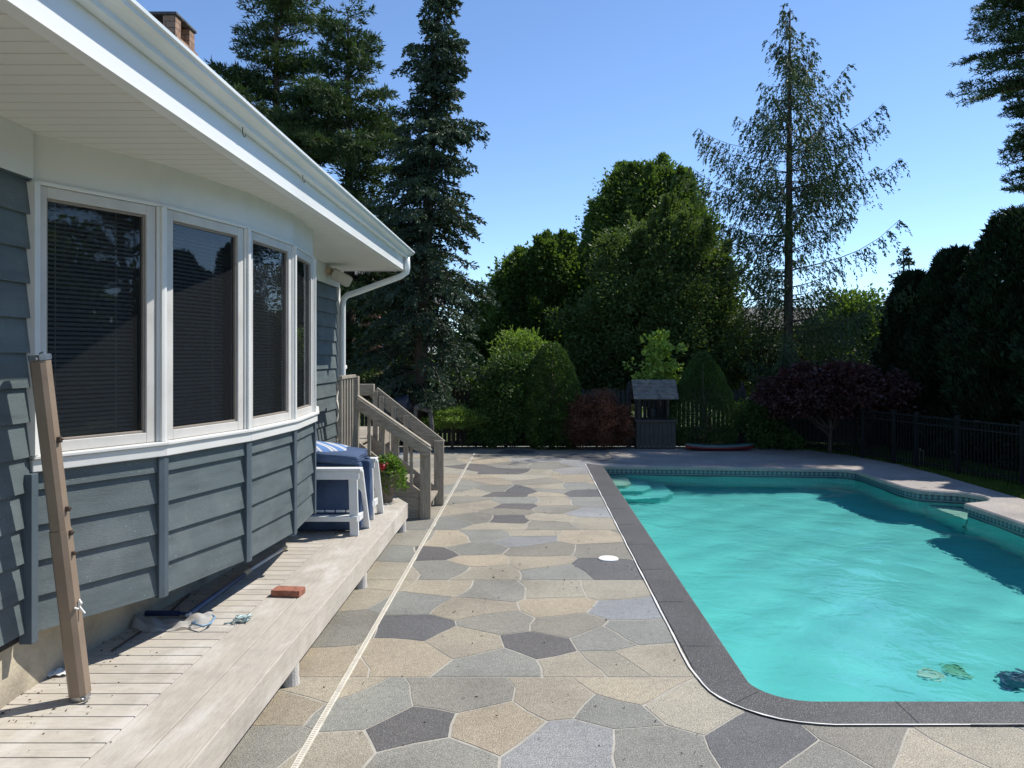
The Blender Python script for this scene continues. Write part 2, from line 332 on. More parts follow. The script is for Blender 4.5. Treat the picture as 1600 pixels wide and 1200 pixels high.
# ------------------------------------------------------------------ mesh helpers
class MB:
    def __init__(s): s.v = []; s.f = []; s.m = []; s.t = []
    def add(s, vs, fs, mi=0, tone=.5):
        b = len(s.v); s.v += [tuple(x) for x in vs]
        for f in fs: s.f.append([b+i for i in f]); s.m.append(mi); s.t.append(tone)
    def box(s, x0, x1, y0, y1, z0, z1, mi=0, M=None, tone=.5):
        vs = [Vector((x, y, z)) for x in (x0, x1) for y in (y0, y1) for z in (z0, z1)]
        if M is not None: vs = [M @ v for v in vs]
        s.add(vs, [(0, 1, 3, 2), (4, 6, 7, 5), (0, 4, 5, 1), (2, 3, 7, 6), (0, 2, 6, 4), (1, 5, 7, 3)], mi, tone)
    def bar(s, a, b, w, h, up=(0, 0, 1), mi=0, tone=.5):     # beam a->b, width w sideways, height h
        a, b = Vector(a), Vector(b); d = (b-a).normalized(); u = Vector(up)
        sd_ = d.cross(u)
        if sd_.length < 1e-4: sd_ = d.cross(Vector((1, 0, 0)))
        sd_.normalize(); u = sd_.cross(d).normalized()
        vs = []
        for p in (a, b):
            for i, j in ((-1, -1), (1, -1), (1, 1), (-1, 1)): vs.append(p + sd_*w/2*i + u*h/2*j)
        s.add(vs, [(3, 2, 1, 0), (4, 5, 6, 7), (0, 1, 5, 4), (1, 2, 6, 5), (2, 3, 7, 6), (3, 0, 4, 7)], mi, tone)
    def tube(s, pts, rad, n=8, mi=0, cap=True, tone=.5):
        pts = [Vector(p) for p in pts]
        if not hasattr(rad, '__len__'): rad = [rad]*len(pts)
        b = len(s.v); ref = None
        for i, p in enumerate(pts):
            d = (pts[min(i+1, len(pts)-1)]-pts[max(i-1, 0)]).normalized()
            if ref is None: ref = d.orthogonal().normalized()
            ref = (ref - d*ref.dot(d))
            ref = ref.normalized() if ref.length > 1e-5 else d.orthogonal().normalized()
            o = d.cross(ref)
            for k in range(n):
                a = 2*math.pi*k/n; s.v.append(tuple(p + (ref*math.cos(a)+o*math.sin(a))*rad[i]))
        for i in range(len(pts)-1):
            for k in range(n):
                k2 = (k+1) % n; s.f.append([b+i*n+k, b+i*n+k2, b+(i+1)*n+k2, b+(i+1)*n+k]); s.m.append(mi); s.t.append(tone)
        if cap:
            s.f.append([b+k for k in range(n)][::-1]); s.m.append(mi); s.t.append(tone)
            s.f.append([b+(len(pts)-1)*n+k for k in range(n)]); s.m.append(mi); s.t.append(tone)
    def lathe(s, c, prof, n=20, mi=0):
        c = Vector(c); b = len(s.v)
        for r, z in prof:
            for k in range(n):
                a = 2*math.pi*k/n; s.v.append(tuple(c+Vector((r*math.cos(a), r*math.sin(a), z))))
        for i in range(len(prof)-1):
            for k in range(n):
                k2 = (k+1) % n; s.f.append([b+i*n+k, b+i*n+k2, b+(i+1)*n+k2, b+(i+1)*n+k]); s.m.append(mi); s.t.append(.5)
        s.f.append([b+k for k in range(n)][::-1]); s.m.append(mi); s.t.append(.5)
        s.f.append([b+(len(prof)-1)*n+k for k in range(n)]); s.m.append(mi); s.t.append(.5)
    def prism(s, poly, z0, z1, mi=0, tone=.5):
        n = len(poly); vs = [(x, y, z0) for x, y in poly]+[(x, y, z1) for x, y in poly]
        s.add(vs, [list(range(n))[::-1], list(range(n, 2*n))]+[(i, (i+1) % n, n+(i+1) % n, n+i) for i in range(n)], mi, tone)
    def extrude(s, prof, axis_pts, mi=0):                    # closed 2-D profile (x,z) swept along Y values
        pass
    def build(s, name, mats, parent=None, loc=(0, 0, 0), smooth=False, bev=0, tones=False):
        me = bpy.data.meshes.new(name); L = Vector(loc)
        me.from_pydata([tuple(Vector(v)-L) for v in s.v], [], s.f)
        if isinstance(mats, str): mats = [mats]
        for m in mats: me.materials.append(MATS[m])
        me.polygons.foreach_set('material_index', s.m)
        if smooth: me.polygons.foreach_set('use_smooth', [True]*len(s.f))
        if tones:
            a = me.attributes.new('tone', 'FLOAT', 'FACE'); a.data.foreach_set('value', s.t)
        me.update()
        o = bpy.data.objects.new(name, me); COL.objects.link(o)
        if parent:
            o.parent = parent; o.location = Vector(loc)-root_loc(parent)
        else: o.location = L
        if bev:
            b = o.modifiers.new('bevel', 'BEVEL'); b.width = bev; b.segments = 2; b.limit_method = 'ANGLE'; b.angle_limit = R(40)
        return o
def root_loc(o):
    p = Vector(o.location)
    while o.parent: o = o.parent; p += Vector(o.location)
    return p
def tag(o, label=None, cat=None, group=None, kind=None):
    if label: o['label'] = label
    if cat: o['category'] = cat
    if group: o['group'] = group
    if kind: o['kind'] = kind
    return o
def thing(name, label, cat, loc=(0, 0, 0), group=None):
    o = bpy.data.objects.new(name, None); COL.objects.link(o); o.location = loc; o.empty_display_size = .2
    return tag(o, label, cat, group)
def struct(o): return tag(o, kind='structure')

# ------------------------------------------------------------------ ground, pool outline
def arc(cx, cy, r, a0, a1, n=10):
    return [(cx+r*math.cos(R(a0+(a1-a0)*i/n)), cy+r*math.sin(R(a0+(a1-a0)*i/n))) for i in range(n+1)]
def smooth_poly(pts, n=6):                                   # open Catmull-Rom
    P = [Vector(p) for p in pts]; P = [P[0]*2-P[1]]+P+[P[-1]*2-P[-2]]; o = []
    for i in range(1, len(P)-2):
        for k in range(n):
            t = k/n; a, b, c, d = P[i-1:i+3]
            q = .5*((2*b)+(-a+c)*t+(2*a-5*b+4*c-d)*t*t+(-a+3*b-3*c+d)*t**3); o.append((q.x, q.y))
    o.append((P[-2].x, P[-2].y)); return o
XL, YN = 1.195, 4.18
pool = arc(1.53, 4.50, .32, 180, 270, 10) + [(3, YN)] + arc(5.15, 4.50, .32, 270, 360, 8) + [(5.47, 7), (5.47, 9.78)]
pool += smooth_poly([(5.47, 9.84), (5.86, 10.02), (6.0, 10.35), (5.86, 10.66), (5.60, 10.78), (5.38, 10.90), (5.30, 11.15)], 5)
pool += [(5.29, 12.0)] + arc(4.99, 12.63, .30, 0, 80, 8) + [(3.6, 13.06), (2.4, 13.18)] + [(1.30, 13.26), (1.195, 13.26)]
pool = [Vector((x, y)) for x, y in pool]
def offset(poly, d):
    n = len(poly); o = []
    for i in range(n):
        a, b, c = poly[i-1], poly[i], poly[(i+1) % n]
        n1 = Vector(((b-a).y, -(b-a).x)).normalized(); n2 = Vector(((c-b).y, -(c-b).x)).normalized()
        m = (n1+n2)
        if m.length < 1e-5: m = n1.copy()
        m.normalize(); k = max(.45, m.dot(n1)); o.append(b+m*d/k)
    return o
outer = offset(pool, .245)
def dseg(p, a, b):
    t = max(0, min(1, (p-a).dot(b-a)/max(1e-9, (b-a).length_squared))); return (p-a.lerp(b, t)).length
bad = [min(dseg(p, pool[i], pool[(i+1) % len(pool)]) for i in range(len(pool))) < .232 for p in outer]
i = 0
while i < len(outer):                                        # cut the loop the offset makes round the bench's inner corner
    if bad[i]:
        j = i
        while bad[(j+1) % len(outer)]: j += 1
        a_, b_ = outer[i-1], outer[(j+1) % len(outer)]
        for k in range(i, j+1): outer[k % len(outer)] = a_.lerp(b_, (k-i+1)/(j-i+2))
        i = j
    i += 1
lip = offset(pool, -.035)                                    # coping overhangs the wall a little

def sheet(name, outerpts, hole, z, mat, label=None):
    polys = [[Vector((x, y, 0)) for x, y in outerpts], [Vector((p.x, p.y, 0)) for p in hole]] if hole else [[Vector((x, y, 0)) for x, y in outerpts]]
    tris = tessellate_polygon(polys); vs = [v for pl in polys for v in pl]
    fs = []
    for t in tris:
        a, b, c = (vs[i] for i in t)
        fs.append(t if (b-a).cross(c-a).z > 0 else t[::-1])
    m = MB(); m.add([(v.x, v.y, z) for v in vs], fs); return m.build(name, mat)
struct(sheet('ground', [(-400, -60), (400, -60), (400, 600), (-400, 600)], [Vector(p) for p in [(-8, -6), (6.5, -6), (6.5, 16.9), (-8, 16.9)]], -.03, 'lawn'))
# base slab of the patio
PATIO = [(-8, -6), (6.36, -6), (6.36, 12.3), (6.25, 13.4), (5.9, 14.6), (5.3, 15.6), (4.6, 16.0), (-8, 16.05)]
struct(sheet('patio', PATIO, outer, -.002, 'grout'))
struct(sheet('lawn', [(6.36, -6), (9, -6), (9, 14.2), (6.2, 16.9), (4.6, 16.9), (4.6, 16.0), (5.3, 15.6), (5.9, 14.6), (6.25, 13.4), (6.36, 12.3)], None, -.012, 'lawn'))
struct(sheet('planting_bed', [(-8, 16.05), (4.6, 16.0), (4.6, 16.9), (-8, 16.9)], None, .012, 'mulch'))

# --- flagstones
SITES = {
 'A': "558,1103g 711,1091g 647,1144d 537,1176t 766,1133t 860,1095t 894,1167b 953,1112g 1053,1103t 983,1072t 1009,1160g 1180,1156d 1350,1160g 1534,1173t 1447,1190t 1272,1192g 660,1193g 460,1100t 418,1163g 503,1075t 1750,1160g 1900,1180t",
 'B': "617,1023t 779,1040g 915,1040t 957,993g 847,1006d 732,1004t 651,985d 647,944g 690,918t 745,950t 787,972g 894,972g 758,923g 868,919t 945,921t 872,946t 966,950b 1027,1029t 987,985g 957,1037t 503,1040t 532,980g 560,935t 592,912t",
 'C': "700,842t 685,865d 692,887g 750,857g 747,874t 755,892t 850,860g 850,877t 875,893g 950,889d 950,862g 912,840t 817,844b 762,836g 825,832t 592,895t 617,865g 650,842g",
 'D': "740,810g 775,822t 790,812d 860,822g 865,810t 800,800g 810,792d 805,784g 750,789t 725,781g 865,785t 872,796g 912,784g 927,800b 930,817t 707,797t 700,815g 668,800t 650,815g",
 'E': "732,770t 790,774d 770,765g 812,767d 862,766g 852,772t 912,770d 905,760g 765,752t 737,756g 865,760t 842,751g 812,746t 895,747t 790,736d 897,737b 845,739t 700,765g 690,752t",
}
JY = [-5.2, -3.25, -1.3, .62, 2.58, 4.533, 6.50, 8.37, 10.34, 12.3, 14.27, 16.06]
CO = {'t': (.32, .28, .21), 'g': (.228, .219, .186), 'd': (.110, .105, .102), 'b': (.255, .252, .245)}
rows = [[] for _ in range(len(JY)-1)]
for k, s_ in SITES.items():
    for tok in s_.split():
        px, py = tok[:-1].split(','); g = ground(float(px), float(py))
        for r in range(len(JY)-1):
            if JY[r] <= g.y < JY[r+1]: rows[r].append((g.x, g.y, tok[-1]))
for r in range(len(JY)-1):
    y0, y1 = JY[r], JY[r+1]; tries = 0
    given = len(rows[r])
    while tries < 900:
        tries += 1
        x, y = rnd.uniform(-3, 6.6), rnd.uniform(y0+.1, y1-.1)
        if y1 > 14 and y > 15.9: continue
        if given and 3.0 < y < 10.5 and -1.9 < x < (3.2 if y < 4.53 else 1.1): continue
        if all((x-a)**2+(y-b)**2 > .52**2 for a, b, _ in rows[r]): rows[r].append((x, y, rnd.choices('tgdb', (46, 38, 8, 8))[0]))
def clip(poly, n, d):                                        # keep p.n <= d
    o = []
    for i in range(len(poly)):
        a, b = poly[i], poly[(i+1) % len(poly)]; da, db = a.dot(n)-d, b.dot(n)-d
        if da <= 0: o.append(a)
        if (da < 0 < db) or (db < 0 < da): o.append(a+(b-a)*(da/(da-db)))
    return o
def wob(x, y, yrow0, yrow1):
    k = min(1, max(0, (min(y-yrow0, yrow1-y)-.02)/.15))
    return (.045*math.sin(3.1*y+1.3*x+1)+.02*math.sin(9*y-5*x))*k, (.045*math.sin(2.7*x+4+1.1*y)+.018*math.sin(8.3*x+3*y))*k
stone = MB(); scol = []
V2 = Vector
for r in range(len(JY)-1):
    y0, y1 = JY[r], JY[r+1]; st = rows[r]
    for i, (sx_, sy_, kind) in enumerate(st):
        poly = [V2((-3.1, y0+.006)), V2((6.35, y0+.006)), V2((6.35, y1-.006)), V2((-3.1, y1-.006))]
        c = V2((sx_, sy_)); near = sorted(st, key=lambda q: (q[0]-sx_)**2+(q[1]-sy_)**2)[1:16]
        g = rnd.uniform(.0035, .0095)
        for q in near:
            q2 = V2(q[:2]); n = (q2-c); Ln = n.length
            if Ln < 1e-6: continue
            n /= Ln; poly = clip(poly, n, ((q2+c)/2).dot(n)-g)
            if len(poly) < 3: break
        if len(poly) < 3: continue
        tn_ = rnd.uniform(.88, 1.1); col = [x*tn_ for x in CO[kind]]
        wm = rnd.uniform(-.045, .045); col = [max(.02, col[0]*(1+wm)), col[1], max(.02, col[2]*(1-wm))]
        # split round the pool: left strip, near strip, far strip, right strip, corner chamfer
        pieces = [clip(poly, V2((1, 0)), 1.03)]
        rest = clip(poly, V2((-1, 0)), -1.03)
        if len(rest) > 2:
            pieces.append(clip(rest, V2((0, 1)), 4.02))
            t = clip(rest, V2((0, -1)), -4.02)
            if len(t) > 2:
                e = V2((1, 1)).normalized(); pieces.append(clip(clip(t, e, V2((1.235, 4.22)).dot(e)), V2((0, 1)), 5))
                pieces.append(clip(t, V2((0, -1)), -13.36))
        for pc in pieces:
            if len(pc) < 3: continue
            q = []
            for a in range(len(pc)):
                p0, p1 = pc[a], pc[(a+1) % len(pc)]; m_ = max(1, int((p1-p0).length/.12))
                for k in range(m_):
                    p = p0.lerp(p1, k/m_); w_ = wob(p.x, p.y, y0, y1)
                    q.append((p.x+w_[0], p.y+w_[1], 0))
            area = abs(sum(q[a][0]*q[(a+1) % len(q)][1]-q[(a+1) % len(q)][0]*q[a][1] for a in range(len(q)))/2)
            if area < .003: continue
            stone.add(q, [list(range(len(q)))]); scol.append(tuple(col)+(1,))
so = stone.build('paving', 'flagstones')
ca = so.data.attributes.new('stone', 'FLOAT_COLOR', 'FACE'); ca.data.foreach_set('color', [c for k in scol for c in k])
struct(so)
# plain aggregate apron right of the pool
ap = sheet('apron', [(5.3, 3.93), (6.345, 3.93), (6.345, 12.3), (6.24, 13.4), (5.89, 14.6), (5.29, 15.58), (4.6, 15.98), (1.6, 16.0), (1.6, 13.42), (5.3, 13.42)], None, .006, 'apron')
bpy.data.objects.remove(ap)
rp = [p for p in outer if p.x > 5.0 or p.y > 13.0]
rp = sorted([p for p in rp], key=lambda p: outer.index(p))
ring = [(p.x, p.y) for p in outer if (p.x > 5.35 and p.y > 4.5) or (p.y > 12.4)]
apoly = ring + [(1.5, 13.6), (1.5, 16.0), (4.6, 15.98), (5.29, 15.58), (5.89, 14.6), (6.24, 13.4), (6.345, 12.3), (6.345, 4.3)]
ring2 = [q for q in ring if not (q[1] > 12.4 and q[0] < 1.5)]
apoly = ring2 + [(1.5, 13.52), (1.5, 16.0), (4.6, 15.98), (5.29, 15.58), (5.89, 14.6), (6.24, 13.4), (6.345, 12.3), (6.345, 4.6)]
struct(sheet('pool_apron', apoly, None, .007, 'apron'))

# --- swimming pool
sp = thing('swimming_pool', 'turquoise in-ground swimming pool with patterned tile band and dark coping', 'swimming pool', (3.3, 8.5, 0))
n = len(pool)
def strip(name, a, b, za, zb, mat, idx, uv=False, flip=False, smooth=False):
    m = MB()
    for i in idx:
        j = (i+1) % n
        q = [(a[i].x, a[i].y, za), (a[j].x, a[j].y, za), (b[j].x, b[j].y, zb), (b[i].x, b[i].y, zb)]
        m.add(q if not flip else q[::-1], [(0, 1, 2, 3)])
    return m
def coping(mat, name, idx, label):
    m = MB()
    for i in idx:
        j = (i+1) % n; o0, o1, l0, l1 = outer[i], outer[j], lip[i], lip[j]
        T, Bm, c = .007, -.055, .018
        a0, a1 = l0.lerp(o0, c/.28), l1.lerp(o1, c/.28)
        P = lambda p, z: (p.x, p.y, z)
        m.add([P(o0, T), P(o1, T), P(a1, T), P(a0, T)], [(3, 2, 1, 0)])
        m.add([P(a0, T), P(a1, T), P(l1, T-c), P(l0, T-c)], [(3, 2, 1, 0)])
        m.add([P(l0, T-c), P(l1, T-c), P(l1, Bm), P(l0, Bm)], [(3, 2, 1, 0)])
        m.add([P(l0, Bm), P(l1, Bm), P(o1, Bm), P(o0, Bm)], [(3, 2, 1, 0)])
        m.add([P(o0, Bm), P(o1, Bm), P(o1, T), P(o0, T)], [(3, 2, 1, 0)])
    o = m.build(name, mat, sp); 
    if label: o['label'] = label
    return o
dark = [i for i in range(n) if (pool[i].x < 5.3 and pool[i].y < 5.2 and pool[(i+1) % n].x < 5.42) or (pool[i].x < 1.22 and pool[(i+1) % n].x < 1.22)]
light = [i for i in range(n) if i not in dark]
coping('coping_dark', 'coping', dark, 'dark charcoal aggregate coping')
coping('coping_light', 'coping', light, 'pale speckled aggregate coping')
# joints in dark coping and white grout bead on its outer side
jm = MB()
for Y in [5.0, 5.9, 6.8, 7.7, 8.6, 9.5, 10.4, 11.3, 12.2]:
    jm = MB(); jm.box(.955, 1.15, Y-.003, Y+.003, .0072, .0080); jm.build('coping_joint', 'black_plastic', sp)
for X in [1.95, 2.62, 3.35, 4.1]: jm = MB(); jm.box(X-.003, X+.003, 3.945, 4.2, .0072, .0080); jm.build('coping_joint', 'black_plastic', sp)
jm = MB(); jm.bar((1.08, 4.17, .0076), (1.25, 4.32, .0076), .004, .001)
jm.build('coping_joint', 'black_plastic', sp)
gm = MB(); pts = []
op = [outer[i] for i in range(0, 12)]
line = [V2((.945, 13.42))]+[V2((.945, 13.42-.25*k)) for k in range(1, 36)]+[V2((p.x, p.y)) for p in op[1:]]+[V2((x, 3.93)) for x in (2.2, 2.8, 3.6, 4.6, 5.4)]
pp = []
for i, p in enumerate(line):
    a = line[max(i-1, 0)]; b = line[min(i+1, len(line)-1)]; d = (b-a).normalized(); nn = V2((-d.y, d.x)); 
    w0 = .0055+.003*math.sin(i*1.7); pp.append((p+nn*w0*-1, p+nn*(.0045+.003*math.cos(i*2.3))))
gm.add([(q.x, q.y, .0095) for pr in pp for q in pr], [(2*i, 2*i+1, 2*i+3, 2*i+2) for i in range(len(pp)-1)])
# plain orientation-safe bead
gm.build('grout_bead', 'grout_white', sp)
WZ = -.155
# tile band
tm = MB(); uvs = []; s_acc = 0
for i in range(n):
    j = (i+1) % n; a, b = pool[i], pool[j]; Ls = (b-a).length
    tm.add([(b.x, b.y, -.20), (a.x, a.y, -.20), (a.x, a.y, -.03), (b.x, b.y, -.03)], [(0, 1, 2, 3)])
    uvs += [(s_acc+Ls, -.05), (s_acc, -.05), (s_acc, .12), (s_acc+Ls, .12)]; s_acc += Ls
tb = tm.build('tile_band', 'tile_band', sp)
ul = tb.data.uv_layers.new(name='UVMap'); ul.data.foreach_set('uv', [c for q in uvs for c in q])
bm_ = MB(); DEP = -1.18
bm_.v = []
for i in range(n):
    j = (i+1) % n; a, b = pool[i], pool[j]
    bm_.add([(b.x, b.y, DEP), (a.x, a.y, DEP), (a.x, a.y, -.20), (b.x, b.y, -.20)], [(0, 1, 2, 3)])
tris = tessellate_polygon([[Vector((p.x, p.y, 0)) for p in pool]])
fs = []
for t in tris:
    a, b, c = (pool[i] for i in t); fs.append(t if (b-a).cross(c-a) > 0 else t[::-1])
bm_.add([(p.x, p.y, DEP) for p in pool], fs)
bm_.build('basin', 'pool_liner', sp)
st = MB()                                                   # corner entry steps, far left
for k, (wx, wy, zt) in enumerate([(.42, .85, -.34), (.72, 1.12, -.58), (1.02, 1.4, -.84)]):
    st.prism([(1.197, 13.24), (1.197, 13.24-wy), (1.197+wx*.75, 13.24-wy), (1.197+wx, 13.24-wy*.75), (1.197+wx, 13.22)], DEP, zt, 0 if k == 0 else 1)
st.build('entry_steps', ['pool_step', 'pool_liner'], sp)
st = MB(); bq = [(5.47, 9.88)]+[(x-.01, y) for x, y in smooth_poly([(5.49, 9.89), (5.84, 10.04), (5.97, 10.35), (5.84, 10.64), (5.62, 10.74), (5.47, 10.83)], 4)]
st.prism(bq, DEP, -.42, 1); st.prism([(5.50+(x-5.50)*.97, 10.35+(y-10.35)*.94) for x, y in bq], -.419, -.41, 0)
st.build('bench_step', ['pool_step', 'pool_liner'], sp)
# water: fine grid clipped to outline with real ripples
tris = tessellate_polygon([[Vector((p.x, p.y, 0)) for p in pool]])
wm_ = bmesh.new(); vv = [wm_.verts.new((p.x, p.y, WZ)) for p in pool]
for t in tris:
    try: wm_.faces.new([vv[i] for i in t])
    except ValueError: pass
for k in range(1, 62): bmesh.ops.bisect_plane(wm_, geom=wm_.verts[:]+wm_.edges[:]+wm_.faces[:], plane_co=(1.1+k*.08, 0, 0), plane_no=(1, 0, 0))
for k in range(1, 115): bmesh.ops.bisect_plane(wm_, geom=wm_.verts[:]+wm_.edges[:]+wm_.faces[:], plane_co=(0, 4.1+k*.08, 0), plane_no=(0, 1, 0))
for v in wm_.verts:
    x, y = v.co.x, v.co.y
    v.co.z += .0045*math.sin(3.1*x+1.7*y+.8*math.sin(1.3*y))+.003*math.sin(-2.2*x+4.3*y+math.sin(2*x))+.0024*math.sin(7*x-6.1*y+1.2*math.sin(3*y))+.0012*math.sin(9*y+5*x+math.sin(4*x))
bmesh.ops.recalc_face_normals(wm_, faces=wm_.faces[:])
me = bpy.data.meshes.new('water'); wm_.to_mesh(me); wm_.free()
if me.polygons[0].normal.z < 0: me.flip_normals()
me.materials.append(MATS['water']); me.polygons.foreach_set('use_smooth', [True]*len(me.polygons))
water = bpy.data.objects.new('water', me); COL.objects.link(water); struct(water)
water.cycles.is_caustics_caster = True; sl.cycles.is_caustics_light = True     # sunlight refracts through the ripples
for o_ in bpy.data.objects:
    if o_.name.startswith(('basin', 'entry_steps', 'bench_step')): o_.cycles.is_caustics_receiver = True
def wet(o): o.cycles.is_caustics_receiver = True; return o

# ------------------------------------------------------------------ drain channel, lid
dm = MB(); a, b = Vector((-1.055, -2, 0)), Vector((-1.055, 15.0, 0))
dm.box(-1.072, -1.040, -2, 15.0, -.004, .006); 
for k in range(0, 700):
    y = 1.5+k*.02
    if y > 14.95: break
    dm.box(-1.066, -1.046, y, y+.009, .006, .0075, 1)
dm.build('drain_channel', ['drain_plastic', 'beige_plastic'])
tag(bpy.data.objects['drain_channel'], 'long cream slotted drain strip running across the flagstone patio', 'drain')
g = ground(950.5, 873.5); m = MB(); m.lathe((g.x, g.y, 0), [(.092, 0), (.092, .008), (.085, .012), (.02, .013)], 32)
tag(m.build('skimmer_lid', 'lid_white', loc=(g.x, g.y, 0)), 'round white skimmer lid set in a charcoal flagstone beside the pool', 'lid')

# ------------------------------------------------------------------ house
H = thing('house', 'blue-grey clapboard house with white bow window and deep white eaves', 'house', (-2.3, 5, 0))
XW, ZS, YE = -2.3, 2.878, 9.38
V = [V2((-2.306, 3.618)), V2((-1.975, 4.215)), V2((-1.779, 4.939)), V2((-1.716, 5.70)), V2((-1.775, 6.44)), V2((-1.965, 7.13)), V2((-2.306, 7.72))]
def clap(m, a, b, z0, z1, course, mi=0, phase=0, out_=.0, trim=.0):
    """lapped clapboards on the vertical plane a->b; outward normal is right of a->b"""
    d = (b-a); Ln = d.length; d = d/Ln; nn = V2((d.y, -d.x))
    z = z0
    while z < z1-.002:
        zt = min(z+course, z1)
        lo, hi = .024, .004+ (.020*(1-(zt-z)/course))
        P = lambda u, o, zz: (a.x+d.x*u+nn.x*(o+out_), a.y+d.y*u+nn.y*(o+out_), zz)
        u0, u1 = trim, Ln-trim
        t = rnd.random()
        m.add([P(u0, lo, z), P(u1, lo, z), P(u1, hi, zt), P(u0, hi, zt), P(u0, -.02, z), P(u1, -.02, z), P(u1, -.02, zt), P(u0, -.02, zt)],
              [(0, 1, 2, 3), (5, 4, 7, 6), (4, 5, 1, 0), (3, 2, 6, 7), (4, 0, 3, 7), (1, 5, 6, 2)], mi, t)
        z = zt
m = MB()
clap(m, V2((XW, -3)), V2((XW, 3.60)), .60, 2.66, .158)
m.build('wall', 'siding', H); m = MB()
clap(m, V2((XW, 7.74)), V2((XW, YE-.05)), .60, 2.66, .158)
clap(m, V2((XW, YE)), V2((-9, YE)), .60, 2.878, .158)
m.build('wall', 'siding', H)
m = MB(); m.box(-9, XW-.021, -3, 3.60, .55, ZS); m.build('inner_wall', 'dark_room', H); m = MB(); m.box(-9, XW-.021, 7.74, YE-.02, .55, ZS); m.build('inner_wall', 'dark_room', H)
m = MB()                                                     # frieze board, corner boards
m.box(XW-.02, XW+.030, -3, 3.60, 2.66, ZS); m.build('frieze', 'white_trim', H, bev=.003); m = MB(); m.box(XW-.02, XW+.030, 7.74, YE+.02, 2.66, ZS)
m.build('frieze', 'white_trim', H, bev=.003)
m = MB(); m.box(XW-.03, XW+.034, YE-.05, YE+.03, .60, 2.655); m.build('corner_board', 'white_trim', H, bev=.003)
m = MB()                                                     # foundation
fp = [(-2.335, -3), (-2.335, 3.3), (-2.36, 3.62), (-2.335, 4.3), (-2.245, 5.3), (-2.15, 6.4), (-2.12, 7.0), (-2.36, 7.6), (-2.36, YE-.03), (-9, YE-.03), (-9, -3)]
m.prism(fp, -.1, .598); m.build('foundation', 'foundation', H)
# bow window body
facet = []
for i in range(6):
    a, b = V[i], V[i+1]; d = (b-a); Ln = d.length; d = d/Ln; facet.append((a, b, d, V2((d.y, -d.x)), Ln))
def fbox(m, i, u0, u1, z0, z1, n0, n1, mi=0, tone=.5):
    a, b, d, nn, Ln = facet[i]
    vs = [Vector((a.x+d.x*u+nn.x*o, a.y+d.y*u+nn.y*o, z)) for u in (u0, u1) for o in (n1, n0) for z in (z0, z1)]
    m.add(vs, [(0, 1, 3, 2), (4, 6, 7, 5), (0, 4, 5, 1), (2, 3, 7, 6), (0, 2, 6, 4), (1, 5, 7, 3)], mi, tone)
def ringband(m, off, off_in, z0, z1, mi=0):                 # mitred band following the bow
    def offp(o):
        pts = []
        for i in range(7):
            if i == 0: nn = facet[0][3]; k = 1; q = V[0]+nn*o; q = V2((V[0].x, V[0].y))+nn*o
            elif i == 6: nn = facet[5][3]; q = V[6]+nn*o
            else:
                mm = (facet[i-1][3]+facet[i][3]).normalized(); q = V[i]+mm*(o/mm.dot(facet[i][3]))
            pts.append(q)
        return pts
    A, B = offp(off), offp(off_in)
    for i in range(6):
        q = [A[i], A[i+1], B[i+1], B[i]]
        m.add([(p.x, p.y, z) for z in (z0, z1) for p in q], [(3, 2, 1, 0), (4, 5, 6, 7), (0, 1, 5, 4), (1, 2, 6, 5), (2, 3, 7, 6), (3, 0, 4, 7)], mi)
BW = thing('bow_window', None, None); 
BW.parent = H; BW.location = Vector((-1.9, 5.7, .57))-Vector(H.location)
m = MB(); ringband(m, .0, -.03, 2.665, ZS); m.build('header', 'white_trim', BW)
m = MB(); ringband(m, .014, -.03, 2.645, 2.663); m.build('head_moulding', 'white_trim', BW, bev=.003)
m = MB(); ringband(m, .036, -.05, 1.315, 1.372); ringband(m, .050, -.05, 1.374, 1.392); m.build('sill', 'white_trim', BW, bev=.004)
m = MB()
for i in range(6): clap(m, facet[i][0], facet[i][1], .575, 1.312, .164, 0, out_=-.012, trim=.012)
m.build('skirt_siding', 'siding', BW)
m = MB(); ringband(m, -.03, -.25, .578, .60); m.build('skirt_bottom', 'siding_trim', BW)
m = MB()
for i in range(1, 6):
    for s_, f_ in ((facet[i-1], 1), (facet[i], 0)):
        pass
    a0, d0, n0 = V[i], facet[i-1][2], facet[i-1][3]; d1, n1 = facet[i][2], facet[i][3]
    mm = (n0+n1).normalized(); wd = .030
    P = [a0-d0*wd+n0*.024, a0+mm*.027, a0+d1*wd+n1*.024, a0+d1*wd-n1*.02, a0-mm*.02, a0-d0*wd-n0*.02]
    P2 = P
    vs = [(p.x, p.y, z) for z in (.560, 1.313) for p in P2]; k = 6
    m = MB(); m.add(vs, [[5, 4, 3, 2, 1, 0], [6, 7, 8, 9, 10, 11]]+[(q, (q+1) % k, k+(q+1) % k, k+q) for q in range(k)]); m.build('corner_trim', 'siding_trim', BW, bev=.003)
a0, d0, n0 = V[0], facet[0][2], facet[0][3]
for yq in (3.555, 7.735):
    m = MB(); m.box(XW-.01, XW+.05, yq, yq+.05, .545, 1.313); m.build('corner_trim', 'siding_trim', BW, bev=.003)
